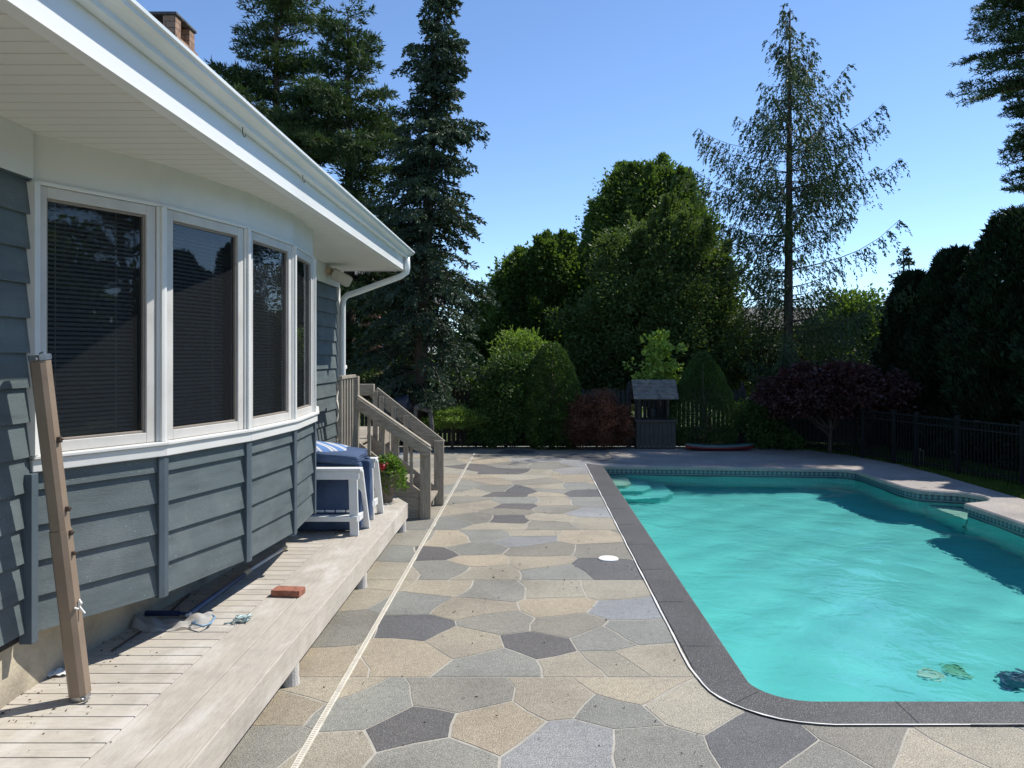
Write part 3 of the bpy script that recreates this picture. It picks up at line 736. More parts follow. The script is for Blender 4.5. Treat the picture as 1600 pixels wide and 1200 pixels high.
for i in range(7):
    m = MB()
    if i in (0, 6):
        yy = V[i].y; m.box(XW-.02, XW+.045, yy-.03 if i == 0 else yy-.01, yy+.01 if i == 0 else yy+.03, 1.393, 2.644)
    else:
        a0, d0, n0 = V[i], facet[i-1][2], facet[i-1][3]; d1, n1 = facet[i][2], facet[i][3]; mm = (n0+n1).normalized(); wd = .032
        for (ww, oo) in ((wd, .012), (.014, .026)):
            P = [a0-d0*ww+n0*oo, a0+mm*(oo*1.02), a0+d1*ww+n1*oo, a0+d1*ww-n1*.05, a0-mm*.05, a0-d0*ww-n0*.05]
            m.add([(p.x, p.y, z) for z in (1.393, 2.644) for p in P], [[5, 4, 3, 2, 1, 0], [6, 7, 8, 9, 10, 11]]+[(q, (q+1) % 6, 6+(q+1) % 6, 6+q) for q in range(6)])
    m.build('mullion', 'white_trim', BW, bev=.002)
def wloc(i): a, b = facet[i][0], facet[i][1]; return Vector(((a.x+b.x)/2, (a.y+b.y)/2, 1.393))
for i in range(6):
    Ln = facet[i][4]; e = .036
    m = MB(); z0, z1 = 1.394, 2.643; fw = .052
    u0, u1 = e, Ln-e
    if i == 0: u0 = .03
    if i == 5: u1 = Ln-.03
    fbox(m, i, u0, u0+fw, z0, z1, -.045, .004); fbox(m, i, u1-fw, u1, z0, z1, -.045, .004)
    fbox(m, i, u0+fw, u1-fw, z0, z0+fw, -.045, .004); fbox(m, i, u0+fw, u1-fw, z1-fw, z1, -.045, .004)
    g_ = .012
    fbox(m, i, u0+fw, u0+fw+g_, z0+fw, z1-fw, -.045, -.008, 1); fbox(m, i, u1-fw-g_, u1-fw, z0+fw, z1-fw, -.045, -.008, 1)
    fbox(m, i, u0+fw+g_, u1-fw-g_, z0+fw, z0+fw+g_, -.045, -.008, 1); fbox(m, i, u0+fw+g_, u1-fw-g_, z1-fw-g_, z1-fw, -.045, -.008, 1)
    wn = m.build('window', ['frame_vinyl', 'gasket'], BW, loc=wloc(i), bev=.003)
    m = MB(); a, b, d, nn, L_ = facet[i]
    m.add([(a.x+d.x*u-nn.x*.022, a.y+d.y*u-nn.y*.022, zz) for u, zz in ((u0+fw+g_, z0+fw+g_), (u1-fw-g_, z0+fw+g_), (u1-fw-g_, z1-fw-g_), (u0+fw+g_, z1-fw-g_))], [(0, 1, 2, 3)])
    # single-sided pane is enough for a thin sheet of glass
    o = m.build('pane', 'window_glass', wn, loc=wloc(i))
    m = MB(); z = z0+fw+.02; tl = R(32)
    while z < z1-fw-.02:
        a, b, d, nn, L_ = facet[i]
        c0, c1 = -.115, -.093
        h = .007
        q = [(u0+fw+.005, c0, z+h), (u1-fw-.005, c0, z+h), (u1-fw-.005, c1, z-h), (u0+fw+.005, c1, z-h)]
        m.add([(a.x+d.x*u+nn.x*o_, a.y+d.y*u+nn.y*o_, zz) for u, o_, zz in q], [(0, 1, 2, 3)]); z += .0225
    for uu in (u0+fw+.10, u1-fw-.10): fbox(m, i, uu-.002, uu+.002, z0+fw, z1-fw, -.106, -.102)
    m.build('blind', 'blind_slat', wn, loc=wloc(i))
# room behind
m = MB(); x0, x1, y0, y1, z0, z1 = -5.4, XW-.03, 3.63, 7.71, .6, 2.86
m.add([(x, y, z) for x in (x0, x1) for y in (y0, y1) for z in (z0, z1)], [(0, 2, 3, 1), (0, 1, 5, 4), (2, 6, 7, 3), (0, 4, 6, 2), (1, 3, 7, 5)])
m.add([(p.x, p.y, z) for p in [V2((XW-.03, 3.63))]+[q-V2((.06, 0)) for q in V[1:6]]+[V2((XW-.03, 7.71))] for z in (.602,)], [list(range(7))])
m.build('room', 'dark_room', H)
# eaves
XE, XG = -1.518, -1.39
m = MB(); 
yy = -3.0
while yy < YE+.04:                                           # V-groove soffit panels
    y2 = min(yy+.1033, YE+.05)
    m.add([(-9, yy, ZS), (XE, yy, ZS), (XE, y2-.010, ZS), (-9, y2-.010, ZS)], [(0, 1, 2, 3)])
    m.add([(-9, y2-.010, ZS), (XE, y2-.010, ZS), (XE, y2-.005, ZS+.012), (-9, y2-.005, ZS+.012)], [(0, 1, 2, 3)])
    m.add([(-9, y2-.005, ZS+.012), (XE, y2-.005, ZS+.012), (XE, y2, ZS), (-9, y2, ZS)], [(0, 1, 2, 3)])
    yy = y2
m.build('soffit', 'soffit', H)
m = MB(); m.box(XE, XE+.022, -3, YE+.05, ZS-.012, 3.10); m.box(XE-.03, XE+.030, -3, YE+.05, ZS-.016, ZS-.0125)
m.box(-9, XE, YE+.05, YE+.072, ZS-.012, 3.10)
m.build('fascia', 'white_metal', H, bev=.003)
# K-style gutter swept along Y
prof = [(XE+.024, 3.018), (XE+.066, 3.018), (XE+.070, 3.024), (XE+.070, 3.040), (XE+.092, 3.056), (XE+.118, 3.066), (XE+.121, 3.080), (XE+.132, 3.085), (XE+.132, 3.100), (XE+.120, 3.102), (XE+.119, 3.088), (XE+.112, 3.073), (XE+.070, 3.055), (XE+.060, 3.028), (XE+.030, 3.028), (XE+.030, 3.110), (XE+.024, 3.110)]
G = MB(); k = len(prof); y0, y1 = -3, YE+.10
G.add([(x, y, z) for y in (y0, y1) for x, z in prof], [(q, k+q, k+(q+1) % k, (q+1) % k) for q in range(k)])
cp = [p for p in prof[:9]]+[(XE+.024, 3.11)]
for yc in (y1,):
    G.add([(x, yc+.001, z) for x, z in cp]+[(x, yc-.003, z) for x, z in cp], [list(range(len(cp)))[::-1], list(range(len(cp), 2*len(cp)))])
gut = G.build('gutter', 'gutter_paint', H)
for (px, py) in ((379, 208), (473, 281)):
    X = XE+.050; Y = (X*1230)/(px-828); m = MB()
    m.tube([(X, Y, 3.019), (X, Y, 2.985), (X+.004, Y+.01, 2.973), (X+.004, Y+.024, 2.975), (X+.004, Y+.03, 2.99)], .0022, 5)
    m.build('hook', 'black_plastic', gut, loc=(X, Y, ZS+.085))
# roof and chimney
m = MB()
m.add([(XE+.05, -3, 3.10), (XE+.05, YE+.09, 3.10), (-7, YE+.09, 5.55), (-7, -3, 5.55), (XE+.05, -3, 3.085), (XE+.05, YE+.09, 3.085), (-7, YE+.09, 5.5), (-7, -3, 5.5)],
      [(0, 1, 2, 3), (7, 6, 5, 4), (0, 4, 5, 1), (1, 5, 6, 2), (3, 7, 4, 0)])
m.add([(XE, YE+.05, 3.06), (-7, YE+.05, 5.5), (-7, YE+.05, 3.06)], [(0, 1, 2)])
roof = m.build('roof', 'shingle', H)
m = MB(); cx0, cx1, cy0, cy1 = -4.85, -3.90, 8.66, 9.16
m.box(cx0, cx1, cy0, cy1, 3.9, 5.22); m.box(cx0-.03, cx1+.03, cy0-.03, cy1+.03, 5.22, 5.37)
m.box(cx0, cx0+.14, cy0, cy1, 5.37, 5.60); m.box(cx1-.14, cx1, cy0, cy0+.14, 5.37, 5.60); m.box(cx1-.14, cx1, cy1-.14, cy1, 5.37, 5.60)
m.box(cx0+.4, cx0+.54, cy0, cy1, 5.37, 5.60)
ch = m.build('chimney', 'chimney_brick', roof, loc=(cx0, cy0, 3.9), bev=.006)
m = MB(); m.box(cx0-.02, cx1+.02, cy0-.02, cy1+.02, 5.601, 5.635); m.build('chimney_cap', 'shingle', ch, loc=(cx0, cy0, 5.6), bev=.01)
# downspout
def rtube(name, pts, w_, h_, mat, par, loc):
    m = MB(); m.tube(pts, w_/1.5, 12); return m.build(name, mat, par, loc=loc, smooth=True)
dp = [(XE+.055, YE-.03, 3.03), (XE+.06, YE-.03, ZS+.02), (XE+.055, YE-.03, ZS-.035), (XE-.02, YE-.03, ZS-.085), (XW+.24, YE-.03, ZS-.275), (XW+.13, YE-.03, ZS-.31), (XW+.085, YE-.03, ZS-.36), (XW+.075, YE-.03, ZS-.42), (XW+.075, YE-.03, .5), (XW+.10, YE-.03, .38)]
m = MB(); m.tube(dp, .036, 12); m.build('downspout', 'white_metal', H, loc=(XW+.07, YE, 2.8), smooth=True)

# security light
p0 = Vector((-2.27, 8.85, 2.80)); SLt = thing('security_light', 'beige security floodlight under the white eave by the downspout', 'light', p0)
m = MB(); m.lathe(p0+Vector((.0, 0, -.03)), [(.0, 0), (.05, 0), (.05, .07), (.0, .07)], 16); m.bar(p0, p0+Vector((.09, -.02, -.05)), .03, .03); m.build('bracket', 'cream_plastic', SLt, loc=p0)
Mx = Matrix.Translation(p0+Vector((.15, -.03, -.07))) @ Matrix.Rotation(R(28), 4, 'Y') @ Matrix.Rotation(R(18), 4, 'Z')
m = MB(); m.box(-.11, .12, -.11, .11, -.06, .06, 0, Mx); m.build('lamp_head', 'beige_plastic', SLt, loc=p0, bev=.02)
m = MB(); m.box(-.085, .095, -.085, .085, -.066, -.061, 0, Mx); m.build('lens', 'lid_white', SLt, loc=p0)

# ------------------------------------------------------------------ deck platform
D = thing('deck_platform', 'low weathered wooden deck platform running along the house', 'deck', (-1.8, 5, 0))
ZD = .28; XD = -1.30
m = MB(); y = -1.0
while y < 8.6:
    xr = -1.72
    y2 = y+.1165
    m.box(-2.55, xr, y+.0034, y2-.0034, ZD-.025, ZD, tone=rnd.random()); y = y2
m.build('decking', 'deck_boards', D, bev=.002, tones=True)
m = MB()
for x0, x1, ye in ((-1.716, -1.512, 8.86), (-1.507, -1.318, 8.42)):
    # border boards with an angled far end
    e0, e1 = ye, ye-.28
    def yend(x): return 8.90-(x+1.56)*2.05
    m.prism([(x0, -1), (x1, -1), (x1, min(8.9, yend(x1))), (x0, min(8.9, yend(x0)))], ZD-.025, ZD+.0, tone=rnd.random())
m.build('border_board', 'deck_border', D, bev=.003, tones=True)
m = MB(); m.box(XD-.014, XD, -1, 8.36, ZD-.155, ZD+.001, tone=.9)
a, b = Vector((XD-.004, 8.36, ZD-.077)), Vector((-1.56, 8.90, ZD-.077)); m.bar(a, b, .02, .155, tone=.7)
m.box(-1.46, -1.42, -1, 8.3, ZD-.15, ZD-.03)
m.build('fascia_board', 'deck_border', D, bev=.002, tones=True)
for (px, py) in ((449, 1073), (565, 920), (630, 832)):
    g = ground(px, py); g.x = -1.352
    m = MB(); m.lathe((g.x, g.y+.04, 0), [(.052, 0), (.048, .04), (.048, .13)], 18); m.build('pier', 'concrete_pier', D, loc=(g.x, g.y, 0), smooth=False)
m = MB(); m.lathe((-1.40, 2.7, 0), [(.052, 0), (.048, .13)], 18); m.build('pier', 'concrete_pier', D, loc=(-1.4, 2.7, 0))

# ------------------------------------------------------------------ steps and landing
ST = thing('porch_steps', 'weathered grey wooden steps and landing with handrails by the house corner', 'steps', (-1.6, 9.3, 0))
ZL = .84; rise = .21
m = MB()
for i in range(9): m.box(-2.26, -1.975, 8.20+i*.14, 8.335+i*.14, ZL-.03, ZL)
for i in range(13): m.box(-4.4, -1.975, 9.46+i*.14, 9.595+i*.14, ZL-.03, ZL)
m.box(-2.24, -1.99, 8.22, 8.26, ZL-.20, ZL-.03); m.box(-2.01, -1.98, 8.26, 8.93, ZL-.2, ZL-.03); m.box(-2.01, -1.98, 9.8, 11.2, ZL-.2, ZL-.03)
for (x, y) in ((-2.02, 8.28), (-2.02, 9.9), (-2.02, 11.15)): m.box(x-.045, x+.045, y-.045, y+.045, 0, ZL-.03)
m.build('landing', 'rail_wood', ST, bev=.004)
for y0, nm in ((8.97, 0), (9.68, 1)):
    m = MB()
    # saw-tooth stringer
    pts = [(-1.975, ZL-.03)]
    pr = [(-2.0, ZL-.26), (-1.20, 0), (-1.16, 0), (-1.16, .165)]
    P = [(-2.0, ZL-.29), (-1.34, 0.0), (-1.115, 0.0), (-1.115, .165), (-1.39, .165), (-1.39, .375), (-1.665, .375), (-1.665, .585), (-1.94, .585), (-1.94, ZL-.03), (-2.0, ZL-.03)]
    # closed side board as in the photo
    P = [(-2.0, ZL-.27), (-1.38, 0.0), (-1.20, 0.0), (-1.16, .24), (-1.96, ZL+.04), (-2.0, ZL+.04)]
    k = len(P); m.add([(x, yy, z) for yy in (y0-.02, y0+.02) for x, z in P], [list(range(k)), list(range(k, 2*k))[::-1]]+[(q, k+q, k+(q+1) % k, (q+1) % k) for q in range(k)])
    m.build('stringer', 'rail_wood', ST, loc=(-1.6, y0, 0))
for k in range(3):
    z = rise*(k+1)-.01; x1 = -1.13-.275*k
    m = MB(); m.box(x1-.14, x1, 8.995, 9.66, z-.035, z); m.box(x1-.29, x1-.147, 8.995, 9.66, z-.035, z)
    if k: m.box(x1-.295, x1-.275, 8.995, 9.66, z+.002, z+rise-.04)
    m.build('tread', 'rail_wood', ST, loc=(x1-.14, 9.3, z), bev=.005)
for (x, y, zt) in ((-1.185, 8.93, .83), (-1.125, 9.735, .80)):
    m = MB(); m.box(x-.06, x+.06, y-.022, y+.022, 0, zt); m.box(x-.05, x+.055, y+.024, y+.05, .02, zt-.05); m.build('newel_post', 'stair_wood', ST, loc=(x, y, 0), bev=.004)
A0, A1 = Vector((-1.975, 8.885, 1.33)), Vector((-1.135, 8.885, .745))
m = MB(); m.bar(A0, A1, .038, .115); m.bar(A0+Vector((0, .045, .075)), A1+Vector((0, .045, .075)), .10, .03); m.build('handrail', 'rail_wood', ST, loc=A0, bev=.004)
B0, B1 = Vector((-1.94, 9.78, 1.40)), Vector((-1.10, 9.78, .735))
m = MB(); m.bar(B0, B1, .038, .15); m.box(-2.14, -1.93, 9.72, 9.80, 1.36, 1.50); m.build('handrail', 'rail_wood', ST, loc=B0, bev=.004)
for k, t in enumerate((.18, .37, .56, .75)):
    p = A0.lerp(A1, t); m = MB(); m.box(p.x-.018, p.x+.018, 8.915, 8.945, p.z-.50-.02*k, p.z+.05); m.build('baluster', 'stair_wood', ST, loc=(p.x, 8.93, p.z-.5), bev=.003)
for k, t in enumerate((.03, .12, .30, .48)):
    p = B0.lerp(B1, t); m = MB(); m.box(p.x-.03, p.x+.03, 9.735, 9.757, p.z-.62, p.z+.03); m.build('baluster', 'stair_wood', ST, loc=(p.x, 9.74, p.z-.6), bev=.003)
for k in range(6):
    y = 8.27+k*.125; m = MB(); m.box(-2.005, -1.972, y-.018, y+.018, .80, 1.60); m.build('baluster', 'stair_wood', ST, loc=(-1.99, y, .8), bev=.003)
m = MB(); m.box(-2.03, -1.94, 8.885, 8.965, .6, 1.62); m.build('newel_post', 'stair_wood', ST, loc=(-2.0, 8.9, .6), bev=.004)
m = MB(); m.box(-2.00, -1.96, 8.22, 8.88, 1.605, 1.64); m.build('guard_rail', 'rail_wood', ST, loc=(-1.99, 8.2, 1.6), bev=.004); m = MB(); m.box(-2.03, -2.006, 8.22, 8.88, .90, .98); m.build('guard_rail', 'rail_wood', ST, loc=(-1.99, 8.2, .9), bev=.004); m = MB(); m.box(-2.03, -2.006, 8.22, 8.88, 1.50, 1.585); m.build('guard_rail', 'rail_wood', ST, loc=(-1.99, 8.2, 1.6), bev=.004)
# things on the landing
p = Vector((-2.62, 10.9, ZL)); m = MB(); m.box(p.x-.35, p.x+.02, p.y-.2, p.y+.2, ZL, 1.66); m.box(p.x-.37, p.x+.04, p.y-.22, p.y+.22, 1.661, 1.72)
tag(m.build('storage_cabinet', 'lid_white', loc=p, bev=.015), 'white plastic cabinet top showing behind the landing balusters', 'cabinet')
m = MB(); 
for k in range(8):
    z = 1.60-k*.055; dx = .012*math.sin(k*1.3)
    m.add([(-2.035+dx, 8.30, z), (-2.033+dx, 8.36-.004*k, z), (-2.033+.012*math.sin((k+1)*1.3), 8.36-.004*(k+1), z-.055), (-2.035+.012*math.sin((k+1)*1.3), 8.30, z-.055)], [(0, 1, 2, 3)])
tw = m.build('towel', 'towel', loc=(-2.035, 8.33, 1.55)); sm = tw.modifiers.new('s', 'SOLIDIFY'); sm.thickness = .008
tag(tw, 'cream cloth hanging on the landing balusters next to the downspout', 'cloth')

# ------------------------------------------------------------------ chair and cushions
CH = thing('garden_chair', 'white wooden garden armchair at the end of the deck', 'chair', (-1.78, 7.2, ZD))
for Y in (6.88, 7.56):
    m = MB(); m.box(-2.16, -1.47, Y-.055, Y+.055, .845, .872); m.build('armrest', 'chair_paint', CH, loc=(-1.8, Y, .86), bev=.005)
    m = MB(); m.box(-2.10, -1.485, Y-.048, Y-.026, .775, .843); m.build('arm_rail', 'chair_paint', CH, loc=(-1.8, Y, .8), bev=.003)
    m = MB(); m.bar((-1.545, Y-.012, .843), (-1.53, Y-.012, ZD), .032, .075, up=(1, 0, 0)); m.build('leg', 'chair_paint', CH, loc=(-1.53, Y, ZD), bev=.004)
    m = MB(); m.bar((-1.50, Y+.045, .842), (-1.49, Y+.30, ZD), .034, .065, up=(1, 0, 0)); m.build('leg', 'chair_paint', CH, loc=(-1.5, Y+.2, ZD), bev=.004)
    m = MB(); m.bar((-2.00, Y-.012, .843), (-2.075, Y-.012, ZD), .032, .075, up=(1, 0, 0)); m.build('leg', 'chair_paint', CH, loc=(-2.06, Y, ZD), bev=.004)
    m = MB(); m.box(-2.10, -1.50, Y-.05, Y-.028, .41, .455); m.box(-2.08, -1.53, Y-.027, Y+.04, .435, .455); m.box(-1.515, -1.49, Y+.0, Y+.16, .40, .46); m.build('stretcher', 'chair_paint', CH, loc=(-1.8, Y, .43), bev=.003)
m = MB()
for k in range(6): m.box(-2.08+k*.092, -2.0+k*.092, 6.94, 7.50, .47+.0*k, .49)
m.build('seat', 'chair_paint', CH, loc=(-1.8, 7.2, .48), bev=.003)
m = MB()
for k in range(6): m.bar((-2.06, 6.97+k*.1, .50), (-2.14, 6.97+k*.1, .93), .075, .02, up=(1, 0, 0))
m.build('backrest', 'chair_paint', CH, loc=(-2.1, 7.2, .5), bev=.003)
def cushion(name, lx, ly, lz, loc, rot, mat, label, cat, group=None, puff=.5, piping=True):
    bm = bmesh.new(); bmesh.ops.create_cube(bm, size=1)
    bmesh.ops.subdivide_edges(bm, edges=bm.edges[:], cuts=9, use_grid_fill=True)
    for v in bm.verts:
        x, y, z = v.co*2
        dim = [lx, ly, lz]; thin = dim.index(min(dim)); c = [x, y, z]
        o_ = [c[i] for i in range(3) if i != thin]
        edge = (1-abs(o_[0])**5)*(1-abs(o_[1])**5)
        c[thin] *= (1-puff)+puff*edge
        for i in range(3):
            if i != thin: c[i] *= 1-.03*(abs(c[thin]))**2
        j = .02*math.sin(9*x+3*z)*math.sin(7*z+5*y)
        v.co = Vector((c[0]*lx/2, c[1]*ly/2, c[2]*lz/2))*(1+j)
    me = bpy.data.meshes.new(name); bm.to_mesh(me); bm.free(); me.materials.append(MATS[mat]); me.polygons.foreach_set('use_smooth', [True]*len(me.polygons))
    o = bpy.data.objects.new(name, me); COL.objects.link(o); o.location = loc; o.rotation_euler = rot
    s = o.modifiers.new('sub', 'SUBSURF'); s.levels = 1; s.render_levels = 2
    tag(o, label, cat, group); return o
cushion('cushion', .60, .17, .60, (-1.80, 7.035, .60), (0, R(-1), 0), 'navy_fabric', 'navy cushion standing upright just behind the near arm of the chair', 'cushion', 'navy cushions stored on the chair')
cushion('cushion', .60, .13, .56, (-1.755, 7.20, .62), (0, R(0), 0), 'navy_fabric', 'navy cushion standing upright in the middle of the chair', 'cushion', 'navy cushions stored on the chair')
cushion('cushion', .58, .13, .56, (-1.77, 7.345, .62), (0, R(-2), 0), 'navy_fabric', 'navy cushion standing upright against the far arm of the chair', 'cushion', 'navy cushions stored on the chair')
cushion('cushion', .62, .44, .12, (-1.83, 7.18, .955), (R(3), R(5), 0), 'navy_fabric', 'navy cushion lying flat on the upright cushions under the striped pillow', 'cushion', 'navy cushions stored on the chair', .35)
cushion('throw_pillow', .50, .42, .10, (-1.87, 7.20, .995), (R(4), R(9), R(14)), 'pillow_stripe', 'blue and white striped throw pillow on top of the navy cushions', 'pillow', None, .7)

# ------------------------------------------------------------------ leaf card generator
def cards_mesh(name, P, Dr, Ln, Wd, mat, parent=None, loc=(0, 0, 0), curl=.0):
    """P base points, Dr unit directions, Ln lengths, Wd widths -> one mesh of diamond leaves"""
    k = len(P); r = rng.normal(size=(k, 3)); s = np.cross(Dr, r); s /= np.linalg.norm(s, axis=1)[:, None]+1e-9
    nn = np.cross(s, Dr)
    mid = P+Dr*(Ln*.45)[:, None]+nn*(Ln*curl)[:, None]
    vs = np.empty((k, 4, 3)); vs[:, 0] = P; vs[:, 1] = mid+s*(Wd*.5)[:, None]; vs[:, 2] = P+Dr*Ln[:, None]; vs[:, 3] = mid-s*(Wd*.5)[:, None]
    vs = vs.reshape(-1, 3)-np.array(loc)
    me = bpy.data.meshes.new(name); me.vertices.add(k*4); me.vertices.foreach_set('co', vs.astype(np.float32).ravel())
    me.loops.add(k*4); me.loops.foreach_set('vertex_index', np.arange(k*4, dtype=np.int32))
    me.polygons.add(k); me.polygons.foreach_set('loop_start', np.arange(0, k*4, 4, dtype=np.int32)); me.polygons.foreach_set('loop_total', np.full(k, 4, dtype=np.int32))
    me.materials.append(MATS[mat]); me.update(calc_edges=True)
    o = bpy.data.objects.new(name, me); COL.objects.link(o)
    if parent: o.parent = parent; o.location = Vector(loc)-root_loc(parent)
    else: o.location = loc
    return o
def unit(a): return a/(np.linalg.norm(a, axis=-1)[..., None]+1e-9)

def conifer(name, label, cat, base, h, prof, lean=(0, 0), z0=.12, whorl=.45, nb=6, droop=.25, up=.25, hang=.3, twig=.32, tsp=.12, leaf=(.10, .035), mat='leaf_spruce', tr=.16, density=1.0, group=None, per=9, bark='bark', tips=False, skip=0, sag=0, azlim=None, var=(.62, 1.12), rd=None):
    base = np.array(base, float); root = thing(name, label, cat, tuple(base), group)
    axis = lambda t: base+np.array([lean[0]*t, lean[1]*t, h*t])
    tm = MB(); tm.tube([tuple(axis(t)) for t in np.linspace(0, 1, 12)], [tr*(1-t)**.8+.012 for t in np.linspace(0, 1, 12)], 9)
    PP, DD, LL, WW = [], [], [], []
    z = z0*h
    while z < h*.985:
        t = z/h; L0 = prof(t)
        if L0 > .04:
            for b in range(max(3, int(nb*(1 if t < .8 else .8)))):
                if rng.random() < skip: continue
                az = rng.uniform(0, 2*math.pi)
                if azlim and not azlim(az, z): continue
                Lb = L0*rng.uniform(*var); zz = z+rng.uniform(-.5, .5)*whorl
                o = axis(min(zz/h, .995)); hd = np.array([math.cos(az), math.sin(az), 0]); sdv = np.array([-hd[1], hd[0], 0])
                u = up*(.4+t*1.1)
                def br(s): return o+hd*Lb*s+np.array([0, 0, Lb*(u*s-droop*(1-t*.6)*s*s*1.2 + sag*s**4)])
                ns = 7; pts = [br(q) for q in np.linspace(0, 1, ns)]
                if Lb > .35: tm.tube([tuple(q) for q in pts], [max(.004, tr*.20*(1-t*.6)*(1-q*.9)) for q in np.linspace(0, 1, ns)], 4, cap=False)
                nt_ = max(2, int(Lb/tsp*density))
                for q in np.linspace(.12 if Lb > 1 else .05, 1.0, nt_):
                    for sg in (-1, 1):
                        p = br(q+rng.uniform(-.03, .03)); tl = twig*(1.15-.75*q)*rng.uniform(.6, 1.25)*min(1, .35+Lb*.6)
                        dv = unit(hd*.75+sdv*sg*rng.uniform(.35, 1.1)+np.array([0, 0, rng.uniform(-hang*1.4, .15-hang*.4)]))
                        s = rng.random(per); c = p[None]+dv[None]*(s*tl)[:, None]+np.array([0, 0, -1.])[None]*(hang*tl*s*s)[:, None]
                        PP.append(c+rng.normal(size=(per, 3))*.012); 
                        dd = dv[None]+rng.normal(size=(per, 3))*(rd or (.9 if tips else .55))+np.array([0, 0, -hang*.6+ (.35 if tips else 0)])
                        DD.append(unit(dd)); LL.append(leaf[0]*rng.uniform(.6, 1.3, per)); WW.append(leaf[1]*rng.uniform(.7, 1.3, per))
        z += whorl*rng.uniform(.5, 1.0)*(1-.45*t)
    tm.build('trunk', bark, root, loc=tuple(base), smooth=True)
    cards_mesh('crown', np.concatenate(PP), np.concatenate(DD), np.concatenate(LL), np.concatenate(WW), mat, root, tuple(base))
    return root

def blobs_tree(name, label, cat, base, blobs, nclump, per, rc, leaf, mat, trunk=.12, bark='bark', group=None, shell=.62, limbs=10, droop=.2, flat=.75, up=0.2, trunk_top=None, gauss=.55, shoots=0):
    """deciduous tree or shrub: ellipsoid envelopes filled with leaf clumps"""
    base = np.array(base, float); root = thing(name, label, cat, tuple(base), group)
    B = np.array(blobs, float); vol = B[:, 3]*B[:, 4]*B[:, 5]; pr = vol**(2/3); pr /= pr.sum()
    C = []; O = []
    for i in rng.choice(len(B), nclump, p=pr):
        d = unit(rng.normal(size=3)); r = shell+(1-shell)*rng.random()**.6 if rng.random() < .8 else rng.uniform(.2, shell)
        r *= 1+.15*math.sin(d[0]*7+i*2)+.12*math.sin(d[2]*9+d[1]*5+i)+rng.normal()*.05
        C.append(B[i, :3]+d*B[i, 3:6]*r); O.append(d)
    C = np.array(C); O = np.array(O); C[:, 2] = np.maximum(C[:, 2], base[2]+.06)
    if shoots:
        up_i = np.where(O[:, 2] > .1)[0]; ex = []; eo = []
        for q in rng.choice(up_i, shoots):
            hgt = rng.uniform(.15, .62)*rc*2; lean_ = rng.normal(size=2)*.15
            for s_ in np.linspace(.2, 1, 3): ex.append(C[q]+np.array([lean_[0]*s_, lean_[1]*s_, hgt*s_])); eo.append([lean_[0], lean_[1], 1])
        C = np.concatenate([C, ex]); O = np.concatenate([O, eo])
        szs = np.concatenate([np.ones(len(C)-len(ex)), np.tile([.45, .30, .16], len(ex)//3)])
    else: szs = np.ones(len(C))
    k = len(C)*per; cc = np.repeat(C, per, 0); oo = np.repeat(O, per, 0)
    off = np.clip(rng.normal(size=(k, 3)), -1.7, 1.7)*rc*gauss*np.repeat(szs, per)[:, None]; off[:, 2] *= flat*np.repeat(np.where(szs < 1, 1.8, 1), per)
    P = cc+off; P[:, 2] = np.maximum(P[:, 2], base[2]+.01)
    Dd = unit(unit(off)*.7+oo*.6+rng.normal(size=(k, 3))*.6+np.array([0, 0, up-droop]))
    cards_mesh('crown', P, Dd, leaf[0]*rng.uniform(.6, 1.3, k), leaf[1]*rng.uniform(.7, 1.3, k), mat, root, tuple(base), curl=.1)
    if trunk:
        tm = MB(); top = Vector(trunk_top) if trunk_top else Vector(tuple(B[0, :3])); b0 = Vector(tuple(base))
        pts = [b0.lerp(top, t)+Vector((.03*math.sin(5*t+1), .03*math.cos(4*t), 0))*(top-b0).length*.3 for t in np.linspace(0, 1, 7)]
        tm.tube(pts, [trunk*(1-.75*t) for t in np.linspace(0, 1, 7)], 8)
        for q in rng.choice(len(C), min(limbs, len(C)), replace=False):
            s_ = rng.uniform(.25, .8); o_ = b0.lerp(top, s_); e = Vector(tuple(C[q])); mid = o_.lerp(e, .5)+Vector((0, 0, .08*(e-o_).length))
            tm.tube([o_, mid, e], [trunk*.45*(1-s_*.6), trunk*.25, trunk*.06], 5, cap=False)
        tm.build('trunk', bark, root, loc=tuple(base), smooth=True)
    return root

